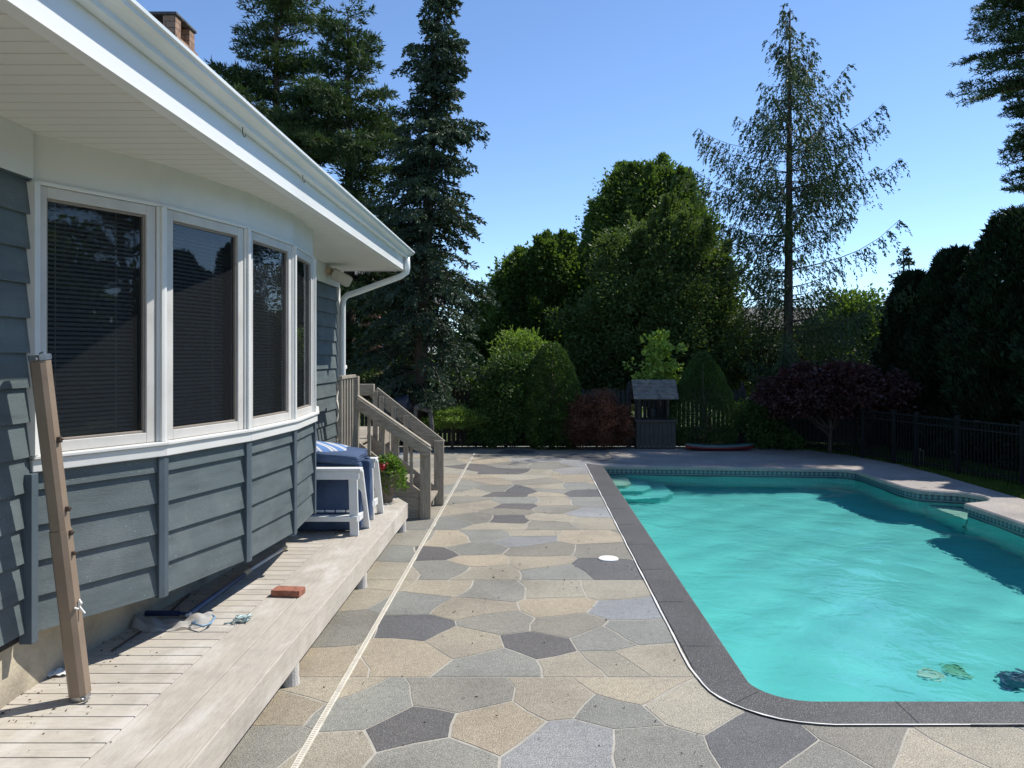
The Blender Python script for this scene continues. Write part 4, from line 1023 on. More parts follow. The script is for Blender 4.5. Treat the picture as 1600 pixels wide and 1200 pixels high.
def dense_shrub(name, label, cat, base, prof, h, n, leaf, mat, group=None, up=.5, lump=.06, trunk=.05, ax=(1, 1)):
    """clipped or naturally dense evergreen: short sprays over a body of revolution, several layers deep"""
    base = np.array(base, float); root = thing(name, label, cat, tuple(base), group)
    ts = rng.random(n*2); rr = np.array([prof(t) for t in ts]); keep = rng.random(n*2) < rr/rr.max(); ts = ts[keep][:n]; rr = rr[keep][:n]; k = len(ts)
    az = rng.uniform(0, 2*math.pi, k); dep = 1-np.abs(rng.normal(size=k))*.09
    lum = 1+lump*np.sin(az*5+ts*13)+lump*.8*np.sin(az*9-ts*21+2)+lump*.7*np.sin(ts*37+az*3)
    r = rr*dep*lum
    P = base+np.stack([np.cos(az)*r*ax[0], np.sin(az)*r*ax[1], ts*h+rng.normal(size=k)*.01], 1); P[:, 2] = np.maximum(P[:, 2], base[2]+.005)
    D = unit(np.stack([np.cos(az)*.8, np.sin(az)*.8, np.full(k, up)], 1)+rng.normal(size=(k, 3))*.45)
    cards_mesh('crown', P, D, leaf[0]*rng.uniform(.6, 1.4, k), leaf[1]*rng.uniform(.7, 1.3, k), mat, root, tuple(base), curl=.08)
    tm = MB(); b0 = Vector(tuple(base)); tm.tube([b0, b0+Vector((.01, 0, h*.4)), b0+Vector((0, 0, h*.85))], [trunk, trunk*.7, trunk*.2], 7)
    for q in range(26):
        t = rng.uniform(.08, .8); a = rng.uniform(0, 6.28); r_ = prof(t)*.85
        tm.tube([b0+Vector((0, 0, h*t*.6)), b0+Vector((math.cos(a)*r_*.6*ax[0], math.sin(a)*r_*.6*ax[1], h*t*.85)), b0+Vector((math.cos(a)*r_*ax[0], math.sin(a)*r_*ax[1], h*t))], [trunk*.4, trunk*.25, trunk*.08], 4, cap=False)
    tm.build('trunk', 'bark', root, loc=tuple(base), smooth=True)
    return root

# ------------------------------------------------------------------ trees
def gx(px, Y): return (px-828)/1230*Y
Y = 15.9
conifer('blue_spruce', 'tall blue-green spruce in front of the picket fence, reaching past the top of the photo', 'spruce tree', (gx(650, Y), Y, 0), 9.7,
        lambda t: 1.88*max(0, (1-t))**.68*(1 if t > .16 else .75)*(.86+.2*math.sin(t*41))+.06, lean=(.50, 0), z0=.12, whorl=.36, nb=8, droop=.42, up=.18, hang=.45, twig=.40, tsp=.085, leaf=(.085, .036), mat='leaf_spruce', tr=.15, per=15)
Y = 19.5
conifer('white_pine', 'tall white pine behind the eave, taller of the two pines', 'pine tree', (gx(432, Y), Y, 0), 11.6,
        lambda t: (2.9*(1-t)**.48)*(.8+.3*math.sin(t*23))+.15, z0=.16, whorl=.62, nb=8, droop=.15, up=.30, hang=.0, twig=.62, tsp=.15, leaf=(.15, .030), mat='leaf_pine', tr=.2, per=24, tips=True)
Y = 18.4
conifer('white_pine', 'white pine with drooping lower boughs between the eave and the blue spruce', 'pine tree', (gx(547, Y), Y, 0), 10.0,
        lambda t: (3.0*(1-t)**.58)*(.85+.3*math.sin(t*19+1))+.10, z0=.14, whorl=.52, nb=8, droop=.28, up=.26, hang=.05, twig=.58, tsp=.14, leaf=(.15, .030), mat='leaf_pine', tr=.17, per=22, tips=True, lean=(-.05, 0))
Y = 17.9
conifer('hemlock_tree', 'sparse tall hemlock with open drooping branches against the sky', 'hemlock tree', (gx(1231, Y), Y, 0), 9.75,
        lambda t: min(2.75-.5*t, 6.6*max(0, 1-t))*(.70+.38*math.sin(t*24+1.5)**2)+.12, lean=(.05, 0), z0=.15, whorl=.42, nb=5, droop=.02, up=.12, hang=.85, twig=.50, tsp=.10, leaf=(.075, .026), mat='leaf_hemlock', tr=.12, per=20, rd=.38, sag=.20, skip=.12, var=(.32, 1.05))
Y = 23
def DT(px, py, Y): v = at(px, py, Y); return (v.x, v.y, v.z)
def blob(px, py, Y, rx, rz, ry=None): v = at(px, py, Y); k = Y/1230; return (v.x, v.y, v.z, rx*k, (ry or rx)*k, rz*k)
blobs_tree('shade_tree', 'tall rounded leafy tree, tallest of the broadleaf trees in the middle', 'tree', (gx(1020, 24), 24, 0),
           [blob(1010, 360, 24, 72, 80), blob(965, 400, 24, 50, 70), blob(1060, 385, 24, 48, 75), blob(1005, 460, 24, 90, 105), blob(1042, 318, 24, 34, 42), blob(988, 322, 24, 34, 40)], 900, 200, .55, (.115, .06), 'leaf_deciduous', .22, limbs=30, shoots=330)
blobs_tree('shade_tree', 'glossy dense round tree right in front of the tallest broadleaf tree', 'tree', (gx(1030, 19.5), 19.5, 0),
           [blob(1035, 455, 19.5, 105, 100), blob(1010, 520, 19.5, 115, 85), blob(1075, 510, 19.5, 75, 95), blob(1040, 395, 19.5, 60, 48), blob(985, 560, 19.5, 80, 60), blob(1100, 570, 19.5, 60, 60)], 1100, 170, .40, (.095, .045), 'leaf_glossy', .15, limbs=30, shoots=360)
blobs_tree('shade_tree', 'rounded leafy tree just right of the blue spruce', 'tree', (gx(850, 23), 23, 0),
           [blob(850, 442, 23, 62, 50), blob(815, 478, 23, 48, 55), blob(875, 480, 23, 60, 70), blob(840, 540, 23, 80, 65), blob(760, 560, 23, 50, 55)], 700, 180, .52, (.12, .065), 'leaf_deciduous', .18, limbs=24, shoots=260)
blobs_tree('shade_tree', 'hazy rounded tree far behind the hemlock on the right', 'tree', (gx(1335, 29), 29, 0),
           [blob(1335, 520, 29, 52, 50), blob(1290, 550, 29, 50, 45), blob(1372, 545, 29, 30, 45), blob(1330, 590, 29, 60, 40)], 340, 130, .5, (.17, .09), 'leaf_deciduous', .2)
blobs_tree('shade_tree', 'light green leafy tree behind the conical yew next to the hemlock', 'tree', (gx(1150, 20.5), 20.5, 0),
           [blob(1150, 590, 20.5, 42, 45), blob(1172, 610, 20.5, 34, 35), blob(1125, 560, 20.5, 30, 40)], 260, 90, .36, (.11, .055), 'leaf_light', .07)
blobs_tree('understorey_tree', 'low leafy branches under the hemlock, left of its trunk', 'tree', (gx(1190, 18.6), 18.6, 0),
           [blob(1185, 530, 18.6, 55, 50), blob(1230, 560, 18.6, 50, 40), blob(1285, 570, 18.6, 50, 40)], 170, 70, .5, (.10, .03), 'leaf_hemlock', .06)
blobs_tree('maple_sapling', 'young yellow-green maple standing bright behind the wishing well', 'maple tree', (gx(1030, 17.0), 17.0, 0),
           [blob(1030, 560, 17.0, 26, 30), blob(1046, 582, 17.0, 18, 16), blob(1030, 533, 17.0, 11, 16), blob(1008, 588, 17.0, 16, 10), blob(985, 570, 17.0, 7, 4), blob(1060, 548, 17.0, 6, 8)], 64, 24, .115, (.085, .075), 'leaf_bright', .022, 'bark_pale', shell=.4, limbs=16, trunk_top=DT(1032, 545, 17.0))
blobs_tree('privet_bush', 'tall light green bush rising behind the clipped yew left of the red maple', 'bush', (gx(812, 17.2), 17.2, 0),
           [blob(815, 560, 17.2, 34, 40), blob(840, 590, 17.2, 30, 50), blob(795, 600, 17.2, 30, 50)], 260, 60, .22, (.075, .04), 'leaf_light', .04)
blobs_tree('holly_bush', 'dark loose evergreen bush between the low juniper and the clipped yew', 'bush', (gx(790, 15.9), 15.9, 0),
           [blob(790, 640, 15.9, 42, 46), blob(765, 620, 15.9, 22, 40), blob(812, 600, 15.9, 26, 34), blob(760, 665, 15.9, 30, 25), blob(800, 575, 15.9, 22, 20)], 420, 60, .18, (.06, .03), 'leaf_yew', .04)
def cone(t): return .62*(math.sin(min(1, t*3.2+.25)*math.pi/2))*max(0, 1-t)**.62
dense_shrub('clipped_yew', 'dense green conical yew immediately left of the red laceleaf maple', 'shrub', (gx(862, 15.85), 15.85, .0), lambda t: .80*max(.01, math.sin(min(1, .35+t*1.2)*math.pi/2))*max(0, 1-t)**.5, 2.12, 26000, (.055, .024), 'leaf_yew', trunk=.05)
dense_shrub('dwarf_spruce', 'dark smooth conical evergreen between the wishing well and the purple maple', 'shrub', (gx(1098, 16.0), 16.0, .05), lambda t: .92*max(.01, math.sin(min(1, .45+t*1.3)*math.pi/2))*max(0, 1-t)**.62, 1.90, 30000, (.035, .014), 'leaf_yew', trunk=.05, lump=.03)
blobs_tree('juniper_shrub', 'low bright green spreading juniper left of the dark bushes by the fence', 'shrub', (gx(706, 15.6), 15.6, 0),
           [blob(708, 652, 15.6, 34, 15), blob(690, 660, 15.6, 24, 10), blob(735, 655, 15.6, 24, 14)], 260, 55, .11, (.05, .016), 'leaf_juniper', .03, flat=.4, up=.5)
blobs_tree('laceleaf_maple', 'low weeping reddish brown laceleaf maple left of the wishing well', 'maple shrub', (gx(932, 15.6), 15.6, 0),
           [blob(932, 652, 15.6, 45, 34), blob(905, 668, 15.6, 30, 24), blob(962, 665, 15.6, 28, 28)], 620, 60, .11, (.06, .013), 'leaf_red', .03, droop=.7, flat=.8)
blobs_tree('purple_maple', 'wide purple-leaved Japanese maple with a forked trunk near the fence corner', 'maple tree', (gx(1296, 14.9), 14.9, 0),
           [blob(1300, 612, 14.9, 92, 34, 70), blob(1245, 620, 14.9, 52, 30, 55), blob(1365, 618, 14.9, 50, 34, 50), blob(1300, 592, 14.9, 70, 24, 50)], 620, 60, .17, (.075, .055), 'leaf_purple', .045, 'bark', flat=.5, limbs=26, trunk_top=DT(1300, 625, 14.9))
for px, py, rx, rz, lab in ((1215, 688, 34, 16, 'small dark leafy shrub under the left side of the purple maple'), (1180, 655, 30, 40, 'dark feathery shrub right of the dwarf conical evergreen')):
    blobs_tree('understorey_shrub', lab, 'shrub', (gx(px, 15.8), 15.8, 0), [blob(px, py, 15.8, rx, rz), blob(px+12, py+8, 15.8, rx*.7, rz*.7)], 120, 50, .13, (.06, .03), 'leaf_yew', .02)
# arborvitae screen, right
for k, (x, Yt, h, r, lab) in enumerate(((7.75, 15.9, 3.5, .75, 'narrow arborvitae at the left end of the dark screen, beside the purple maple'),
        (8.15, 15.0, 3.85, 1.0, 'arborvitae second from the left in the dark screen'),
        (8.55, 13.7, 4.35, 1.30, 'tallest arborvitae of the dark screen behind the metal fence'),
        (9.0, 12.2, 3.9, 1.35, 'arborvitae at the right edge of the photo behind the metal fence'),
        (9.35, 10.5, 3.4, 1.35, 'arborvitae nearest the photographer, past the right edge of the photo'))):
    dense_shrub('arborvitae', lab, 'arborvitae', (x, Yt, 0), (lambda r: lambda t: r*max(.01, math.sin(min(1, .60+t*1.1)*math.pi/2))*max(0, 1-t)**.42)(r), h, 60000, (.13, .045), 'leaf_arbor', 'arborvitae screen behind the metal fence', up=.9, lump=.17, trunk=.07)
# a blue-toned spruce beyond
conifer('blue_spruce', 'distant small spruce between the round tree and the arborvitae screen', 'spruce tree', (gx(1412, 26), 26, 0), 5.4, lambda t: 1.2*(1-t)**.8+.05, z0=.1, whorl=.4, nb=6, droop=.3, up=.15, hang=.3, twig=.4, tsp=.14, leaf=(.12, .05), mat='leaf_spruce', tr=.1, per=7)
blobs_tree('privet_bush', 'yellowish bush in the gap between the purple maple and the arborvitae', 'bush', (gx(1408, 17.5), 17.5, 0), [blob(1405, 590, 17.5, 18, 34), blob(1410, 620, 17.5, 20, 24)], 90, 50, .2, (.08, .045), 'leaf_light', .03)
# pine whose boughs enter at the top right
conifer('white_pine', 'large pine at the right edge whose boughs reach into the top corner', 'pine tree', (12.6, 18.9, 0), 15.5,
        lambda t: 0 if t < .28 else (1.05 if t < .545 else (2.2 if t < .62 else 2.7*(1-t)**.5*1.2)), z0=.20, whorl=.55, nb=10, droop=.14, up=.12, hang=0, twig=.55, tsp=.15, leaf=(.12, .024), mat='leaf_pine', tr=.24, per=26, var=(.75, 1.08), tips=True)
# trees out of frame on the right: they show in the window panes and the water
for x, y, h, lab in ((15.5, 5.5, 9.5, 'pine beyond the pool to the right, mirrored in the bow window'), (16.5, 0.5, 8.8, 'second pine right of the photographer, mirrored in the bow window')):
    conifer('white_pine', lab, 'pine tree', (x, y, 0), h, lambda t: 2.9*(1-t)**.6+.1, z0=.12, whorl=.7, nb=7, droop=.15, up=.22, hang=0, twig=.6, tsp=.28, leaf=(.2, .04), mat='leaf_pine', tr=.2, per=10, tips=True)
blobs_tree('shade_tree', 'leafy tree beyond the pool to the right, outside the photo', 'tree', (14.5, 9.5, 0), [(14.5, 9.5, 3.4, 2.2, 2.2, 2.4)], 200, 110, .6, (.18, .09), 'leaf_deciduous', .2)
# far woodland mass closing the view (uncountable)
P = []; 
for k in range(2600):
    x = rng.uniform(-38, 42); y = rng.uniform(38, 46); hmax = 3.2+1.8*math.sin(x*.35)+1.2*math.sin(x*.9+2)
    if x > 16: hmax = min(hmax, 3.4)
    P.append((x, y, rng.uniform(0, max(1.5, hmax))))
P = np.array(P); k = 70; cc = np.repeat(P, k, 0)+rng.normal(size=(len(P)*k, 3))*.6; cc[:, 2] = np.abs(cc[:, 2])
tag(cards_mesh('woodland', cc, unit(rng.normal(size=cc.shape)), np.full(len(cc), .42)*rng.uniform(.6, 1.3, len(cc)), np.full(len(cc), .2), 'leaf_deciduous'), 'distant dark green woodland beyond the neighbouring houses', 'woodland', kind='stuff')
P = np.stack([rng.uniform(21, 27, 1500), rng.uniform(-22, 16, 1500), rng.uniform(0, 1, 1500)], 1); P[:, 2] *= 4.6+1.6*np.sin(P[:, 1]*.7)+1.0*np.sin(P[:, 1]*1.9)  # unseen wood mass added at right, darkens what the window panes reflect
k = 60; cc = np.repeat(P, k, 0)+rng.normal(size=(len(P)*k, 3))*.55; cc[:, 2] = np.abs(cc[:, 2])
tag(cards_mesh('woodland', cc, unit(rng.normal(size=cc.shape)), np.full(len(cc), .40)*rng.uniform(.6, 1.3, len(cc)), np.full(len(cc), .2), 'leaf_deciduous'), 'dark green woodland added out of view on the right to darken the window reflections', 'woodland', kind='stuff')
# mid hedge behind the fence hides the lawn
for k, (px, Yh, py, rx, rz, lab) in enumerate(((700, 21, 600, 70, 40, 'dark hedge behind the picket fence below the blue spruce'), (900, 21, 610, 70, 60, 'dark hedge behind the picket fence below the round trees'),
                                             (480, 22, 590, 90, 60, 'dark hedge hidden behind the house corner'),
        (1300, 18.6, 640, 80, 36, 'dark hedge behind the picket fence below the purple maple'))):
    blobs_tree('hedge', lab, 'hedge', (gx(px, Yh), Yh, 0), [blob(px, py, Yh, rx, rz), blob(px-50, py+20, Yh, rx*.6, rz*.8), blob(px+50, py+15, Yh, rx*.6, rz*.8)], 260, 90, .35, (.11, .06), 'leaf_deciduous', .05)

# ------------------------------------------------------------------ neighbouring houses
nh = thing('neighbour_house', 'pale grey neighbouring house with a brick chimney seen through the pines', 'house', (-6, 27, 0))
m = MB(); m.box(-12, -3.9, 27, 33, 0, 3.9); m.build('wall', 'neighbour_siding', nh)
m = MB(); m.add([(-12.3, 26.6, 3.9), (-3.6, 26.6, 3.9), (-3.6, 30, 5.6), (-12.3, 30, 5.6), (-3.6, 33.4, 3.9), (-12.3, 33.4, 3.9)], [(0, 1, 2, 3), (3, 2, 4, 5), (1, 4, 2), (0, 3, 5)]); rf = m.build('roof', 'neighbour_roof', nh)
c0 = at(562, 0, 25.6).x; c1 = at(592, 0, 25.6).x
m = MB(); m.box(c0, c1, 25.6, 26.2, 0, 4.0); m.box(c0-.1, c1+.1, 25.5, 26.3, 0, 1.2); m.build('chimney', 'neighbour_brick', nh)
m = MB()
for x in (-5.9, -4.6): m.box(x-.4, x+.4, 26.96, 26.999, 1.6, 2.9)
m.build('window', 'window_glass', nh)
nh = thing('neighbour_house', 'pale neighbouring house showing low between the hemlock and the purple maple', 'house', (11, 32, 0))
m = MB(); m.box(9.0, 13.4, 32, 38, 0, 2.6); m.build('wall', 'neighbour_siding', nh)
m = MB(); m.add([(8.7, 31.6, 2.6), (13.7, 31.6, 2.6), (13.7, 35, 4.0), (8.7, 35, 4.0), (13.7, 38.4, 2.6), (8.7, 38.4, 2.6)], [(0, 1, 2, 3), (3, 2, 4, 5), (1, 4, 2), (0, 3, 5)]); m.build('roof', 'neighbour_roof', nh)
m = MB(); m.box(10.2, 11.0, 31.96, 31.999, 1.0, 2.1); m.build('window', 'window_glass', nh)

# ------------------------------------------------------------------ picket fence
F = thing('picket_fence', 'dark weathered wooden picket fence along the back of the patio', 'fence', (0, 16.6, 0))
m = MB(); x = -7.5; i = 0
while x < 7.4:
    z1 = 1.17+.012*math.sin(i*1.7)
    if abs(((x+7.5) % 2.4)) > .09:
        P_ = [(x, .03), (x+.07, .03), (x+.07, z1-.06), (x+.06, z1-.045), (x+.035, z1), (x+.01, z1-.045), (x, z1-.06)]
        k = len(P_); m.add([(a, yy, b) for yy in (16.60, 16.618) for a, b in P_], [list(range(k)), list(range(k, 2*k))[::-1]]+[(q, k+q, k+(q+1) % k, (q+1) % k) for q in range(k)])
    x += .092+rnd.uniform(-.004, .004); i += 1
pk = m.build('pickets', 'picket_wood', F)
m = MB(); m.box(-7.5, 7.4, 16.62, 16.66, .22, .30); m.box(-7.5, 7.4, 16.62, 16.66, .93, 1.01); m.build('rail', 'picket_wood', F)
x = -7.5
while x < 7.4:
    m = MB(); m.box(x-.045, x+.045, 16.665, 16.755, 0, 1.2); m.lathe((x, 16.71, 1.2), [(.05, 0), (.03, .03), (.04, .06), (.005, .11)], 10); m.build('post', 'picket_wood', F, loc=(x, 16.71, 0)); x += 2.4
# metal fence
MF = thing('metal_fence', 'black metal picket fence on the grass in front of the dark evergreens', 'fence', (6.6, 12.8, 0))
fa, fb = Vector((6.02, 14.25, 0)), Vector((7.42, 9.4, 0)); d = fb-fa; Ln = d.length; dn = d.normalized(); HF = .86
m = MB(); k = int(Ln/.066)
for i in range(k):
    p = fa+dn*(i*.066+.03); m.bar(p+Vector((0, 0, .03)), p+Vector((0, 0, HF)), .014, .014)
fb0 = Vector((5.2, 16.4, 0)); d2 = fa-fb0; k2 = int(d2.length/.066)
for i in range(k2):
    p = fb0+d2.normalized()*(i*.066+.03); m.bar(p+Vector((0, 0, .03)), p+Vector((0, 0, HF)), .014, .014)
m.build('pickets', 'fence_metal', MF)
m = MB()
for z in (.10, HF-.12, HF): m.bar(fa+Vector((0, 0, z)), fb+Vector((0, 0, z)), .028, .022); m.bar(fb0+Vector((0, 0, z)), fa+Vector((0, 0, z)), .028, .022)
m.build('rail', 'fence_metal', MF)
for s_ in (0, .78, 1.30, 2.15, 3.3, 4.5):
    p = fa+dn*s_; m = MB(); m.box(p.x-.028, p.x+.028, p.y-.028, p.y+.028, 0, HF+.05); m.box(p.x-.036, p.x+.036, p.y-.036, p.y+.036, HF+.051, HF+.065); m.build('post', 'fence_metal', MF, loc=p)
# grass strip
k = 60000; gp = []
u = rng.random((k*2, 2)); xs = 5.0+u[:, 0]*3.2; ys = 8.6+u[:, 1]*7.6
edge = np.interp(ys, [8, 12.3, 13.4, 14.6, 15.6, 16.2], [6.37, 6.37, 6.26, 5.91, 5.31, 4.7])
ok = (xs > edge+.01)&(xs < 8.0)
P = np.stack([xs[ok], ys[ok], np.full(ok.sum(), -.012)], 1); k = len(P)
tag(cards_mesh('grass', P, unit(np.stack([rng.normal(size=k)*.35, rng.normal(size=k)*.35, np.ones(k)], 1)), rng.uniform(.03, .075, k), np.full(k, .009), 'leaf_grass'), 'strip of green grass between the pool apron and the metal fence', 'grass', kind='stuff')
# leaf litter on the bed
k = 2600; P = np.stack([rng.uniform(-4, 4.5, k), 16.0+np.abs(rng.normal(size=k))*.25, rng.uniform(.014, .03, k)], 1)
tag(cards_mesh('leaf_litter', P, unit(np.stack([rng.normal(size=k), rng.normal(size=k), rng.normal(size=k)*.25], 1)), rng.uniform(.03, .07, k), np.full(k, .03), 'mulch'), 'dry brown leaves scattered along the foot of the picket fence', 'leaves', kind='stuff')

# ------------------------------------------------------------------ wishing well
Yw = 15.55; WX0, WX1 = gx(994, Yw), gx(1056, Yw); W = thing('wishing_well', 'weathered wooden wishing well planter with shingled roof against the fence', 'wishing well', ((WX0+WX1)/2, Yw+.3, 0))
m = MB(); nb_ = 9; wd = (WX1-WX0)/nb_
for i in range(nb_):
    x = WX0+i*wd; m.box(x+.003, x+wd-.003, Yw, Yw+.02, .02, .54); m.box(x+.003, x+wd-.003, Yw+.58, Yw+.60, .02, .54)
for i in range(7):
    y = Yw+.025+i*.079; m.box(WX0, WX0+.02, y, y+.075, .02, .54); m.box(WX1-.02, WX1, y, y+.075, .02, .54)
m.box(WX0+.02, WX1-.02, Yw+.021, Yw+.579, .4, .42); m.box(WX0-.01, WX1+.01, Yw-.012, Yw-.001, .26, .275)
m.build('box', 'well_wood', W)
m = MB(); m.box(WX0-.03, WX1+.03, Yw-.03, Yw+.06, .541, .585); m.box(WX0-.03, WX1+.03, Yw+.54, Yw+.63, .541, .585); m.box(WX0-.03, WX0+.06, Yw+.062, Yw+.538, .541, .585); m.box(WX1-.06, WX1+.03, Yw+.062, Yw+.538, .541, .585)
m.build('rim', 'well_wood', W, bev=.004)
for x in (WX0+.07, WX1-.13):
    m = MB(); m.box(x, x+.05, Yw+.28, Yw+.33, .42, 1.30); m.build('post', 'well_wood', W)
m = MB(); m.tube([(WX0+.02, Yw+.305, .98), (WX1-.02, Yw+.305, .98)], .018, 8); m.build('crossbar', 'well_wood', W)
m = MB(); zr, ze = 1.37, 1.00
for sgn in (-1, 1):
    y0 = Yw+.305
    for c in range(5):
        t0, t1 = c/5, (c+1)/5
        ya, yb = y0+sgn*(.36*(1-t0)), y0+sgn*(.36*(1-t1)); za, zb = ze+(zr-ze)*t0, ze+(zr-ze)*t1
        vs = [(WX0-.05, ya, za+.012), (WX1+.05, ya, za+.012), (WX1+.05, yb, zb), (WX0-.05, yb, zb), (WX0-.05, ya, za-.006), (WX1+.05, ya, za-.006), (WX1+.05, yb, zb-.018), (WX0-.05, yb, zb-.018)]
        fs = [(0, 1, 2, 3), (7, 6, 5, 4), (0, 4, 5, 1), (1, 5, 6, 2), (3, 7, 4, 0), (2, 6, 7, 3)]
        m.add(vs, fs if sgn < 0 else [f[::-1] for f in fs])
m.build('roof', 'well_shingle', W)
m = MB()
for x in (WX0+.0, WX1-.02): m.add([(x, Yw+.0, 1.01), (x, Yw+.61, 1.01), (x, Yw+.305, 1.33), (x+.02, Yw+.0, 1.01), (x+.02, Yw+.61, 1.01), (x+.02, Yw+.305, 1.33)], [(0, 2, 1), (3, 4, 5), (0, 3, 5, 2), (1, 2, 5, 4), (0, 1, 4, 3)])
m.build('gable', 'well_wood', W)
cxw = (WX0+WX1)/2; m = MB(); m.lathe((cxw-.02, Yw+.305, .62), [(.075, 0), (.10, .17), (.088, .17), (.07, .02)], 16); bk = m.build('bucket', 'black_plastic', W, loc=(cxw, Yw+.3, .62))
m = MB(); m.tube([(cxw-.02, Yw+.305, .96), (cxw-.02, Yw+.305, .86)], .006, 6); m.tube([(cxw-.11, Yw+.305, .79), (cxw-.09, Yw+.305, .85), (cxw-.02, Yw+.305, .87), (cxw+.05, Yw+.305, .85), (cxw+.07, Yw+.305, .79)], .004, 6); m.build('rope', 'well_wood', bk, loc=(cxw, Yw+.3, .8))

# ------------------------------------------------------------------ kayak-like float
g0, g1 = ground(1070, 704), ground(1178, 705); yk = 15.35; x0, x1 = gx(1071, yk), gx(1177, yk)
m = MB(); secs = 14; rb, rt = [], []
for i in range(secs+1):
    t = i/secs; w_ = .17*math.sin(math.pi*min(1, max(.0, t))**.8)**.45+.01; x = x0+(x1-x0)*t; rock = .03*(2*t-1)**2
    for (yy, zz) in ((-w_*.6, .012+rock), (-w_, .055+rock), (-w_, .085+rock), (-w_*.85, .115+rock), (w_*.85, .115+rock), (w_, .085+rock), (w_, .055+rock), (w_*.6, .012+rock)): m.v.append((x, yk+yy, zz))
for i in range(secs):
    for k in range(8):
        k2 = (k+1) % 8; m.f.append([i*8+k, (i+1)*8+k, (i+1)*8+k2, i*8+k2]); m.m.append(1 if k in (2, 3, 4) else 0); m.t.append(.5)
m.f.append(list(range(8))); m.m.append(0); m.t.append(.5); m.f.append([secs*8+k for k in range(8)][::-1]); m.m.append(0); m.t.append(.5)
tag(m.build('paddle_board', ['hull_red', 'hull_teal'], loc=((x0+x1)/2, yk, 0)), 'small teal and red paddle board lying at the foot of the fence', 'paddle board')

# clutter under the spruce
p = at(622, 632, 15.7); m = MB()
for (dx, dz, rx, rz) in ((-.14, .10, .16, .12), (.10, .02, .26, .10), (.18, .12, .16, .09)):
    pass
cushion('tarp_bundle', .62, .34, .34, (gx(617, 15.3), 15.3, .86), (R(4), R(-14), R(10)), 'tarp', 'dark tarp-covered bundle beside the spruce trunk, before the fence', 'bundle', None, .7)
m = MB(); 
for (a, b, r_) in ((DT(590, 662, 15.35), DT(640, 658, 15.35), .05), (DT(595, 675, 15.45), DT(636, 676, 15.45), .055)): m.tube([a, b], r_, 10)
x_ = gx(617, 15.3)
for dx in (-.24, .24):
    m.bar((x_+dx, 15.22, .03), (x_+dx, 15.22, .70), .05, .05); m.bar((x_+dx, 15.5, .03), (x_+dx, 15.5, .70), .05, .05)
m.bar((x_-.34, 15.36, .71), (x_+.34, 15.36, .71), .34, .04)
tag(m.build('garden_rack', 'log', loc=(x_, 15.36, 0)), 'grey timber rack carrying the tarp bundle by the spruce', 'rack')
a, b = Vector(DT(650, 636, 15.25)), Vector(DT(674, 642, 15.1)); m = MB(); m.tube([a, a.lerp(b, .5)+Vector((0, 0, .02)), b], [.05, .065, .055], 10); m.tube([b+Vector((-.02, 0, -.02)), Vector((b.x+.03, b.y, .3)), Vector((b.x, b.y, .03))], [.045, .035, .04], 8); m.tube([a, Vector((a.x-.02, a.y, .4)), Vector((a.x, a.y, .03))], [.045, .035, .04], 8)
tag(m.build('driftwood', 'log', loc=(a.x, a.y, .1)), 'pale driftwood piece right of the spruce trunk', 'driftwood')
g = ground(720, 690); m = MB(); m.box(g.x-.11, g.x+.11, g.y+.3, g.y+.55, .013, .24); m.box(g.x-.12, g.x+.12, g.y+.29, g.y+.56, .241, .27)
tag(m.build('storage_bin', 'bin_blue', loc=(g.x, g.y, 0), bev=.02), 'small blue-grey plastic bin at the foot of the juniper', 'bin')

# lanterns on the grass
for px, py in ((1438, 729), (1491, 733)):
    g = ground(px, py); q = thing('garden_lantern', 'small glass garden lantern on the grass, %s of the two by the metal fence' % ('left' if px < 1450 else 'right'), 'lantern', g, 'garden lanterns in front of the metal fence')
    m = MB()
    for a in range(4):
        x, y = (.035 if a & 1 else -.035), (.035 if a & 2 else -.035); m.box(g.x+x-.004, g.x+x+.004, g.y+y-.004, g.y+y+.004, 0, .26)
    m.box(g.x-.045, g.x+.045, g.y-.045, g.y+.045, .261, .275); m.box(g.x-.04, g.x+.04, g.y-.04, g.y+.04, .0, .012); m.lathe((g.x, g.y, .276), [(.03, 0), (.012, .03)], 10)
    m.build('frame', 'lantern_metal', q, loc=g)
    m = MB(); m.add([(g.x+x_, g.y-.03, z_) for x_, z_ in ((-.03, .013), (.03, .013), (.03, .25), (-.03, .25))], [(0, 1, 2, 3)]); m.add([(g.x-.03, g.y+y_, z_) for y_, z_ in ((.03, .013), (-.03, .013), (-.03, .25), (.03, .25))], [(0, 1, 2, 3)]); m.build('glass', 'window_glass', q, loc=g)

# discs and toy on the pool floor
for px, py, mt, lab in ((1455, 1063, 'pool_step', 'pale round disc on the pool floor, left of the two discs'), (1497, 1058, 'rim_green', 'greenish round disc on the pool floor, right of the two discs')):
    Yq = 1.85+1.0; g = at(px, py, (1.85+.92)*1230/(py-556)*.865); g.z = DEP
    m = MB(); m.lathe((g.x, g.y, DEP+.001), [(.085, 0), (.085, .03), (.06, .035), (.055, .015)], 24); tag(wet(m.build('pool_disc', mt, loc=g)), lab, 'disc', 'round discs lying on the pool floor')
g = at(1592, 1072, (1.85+.92)*1230/(1072-556)*.865); m = MB(); m.box(g.x-.12, g.x+.12, g.y-.07, g.y+.07, DEP+.001, DEP+.12); m.box(g.x-.05, g.x+.05, g.y-.04, g.y+.04, DEP+.121, DEP+.17)
tag(wet(m.build('pool_cleaner', 'pole_blue', loc=(g.x, g.y, DEP), bev=.03)), 'dark blue pool cleaner on the pool floor at the right edge', 'pool cleaner')

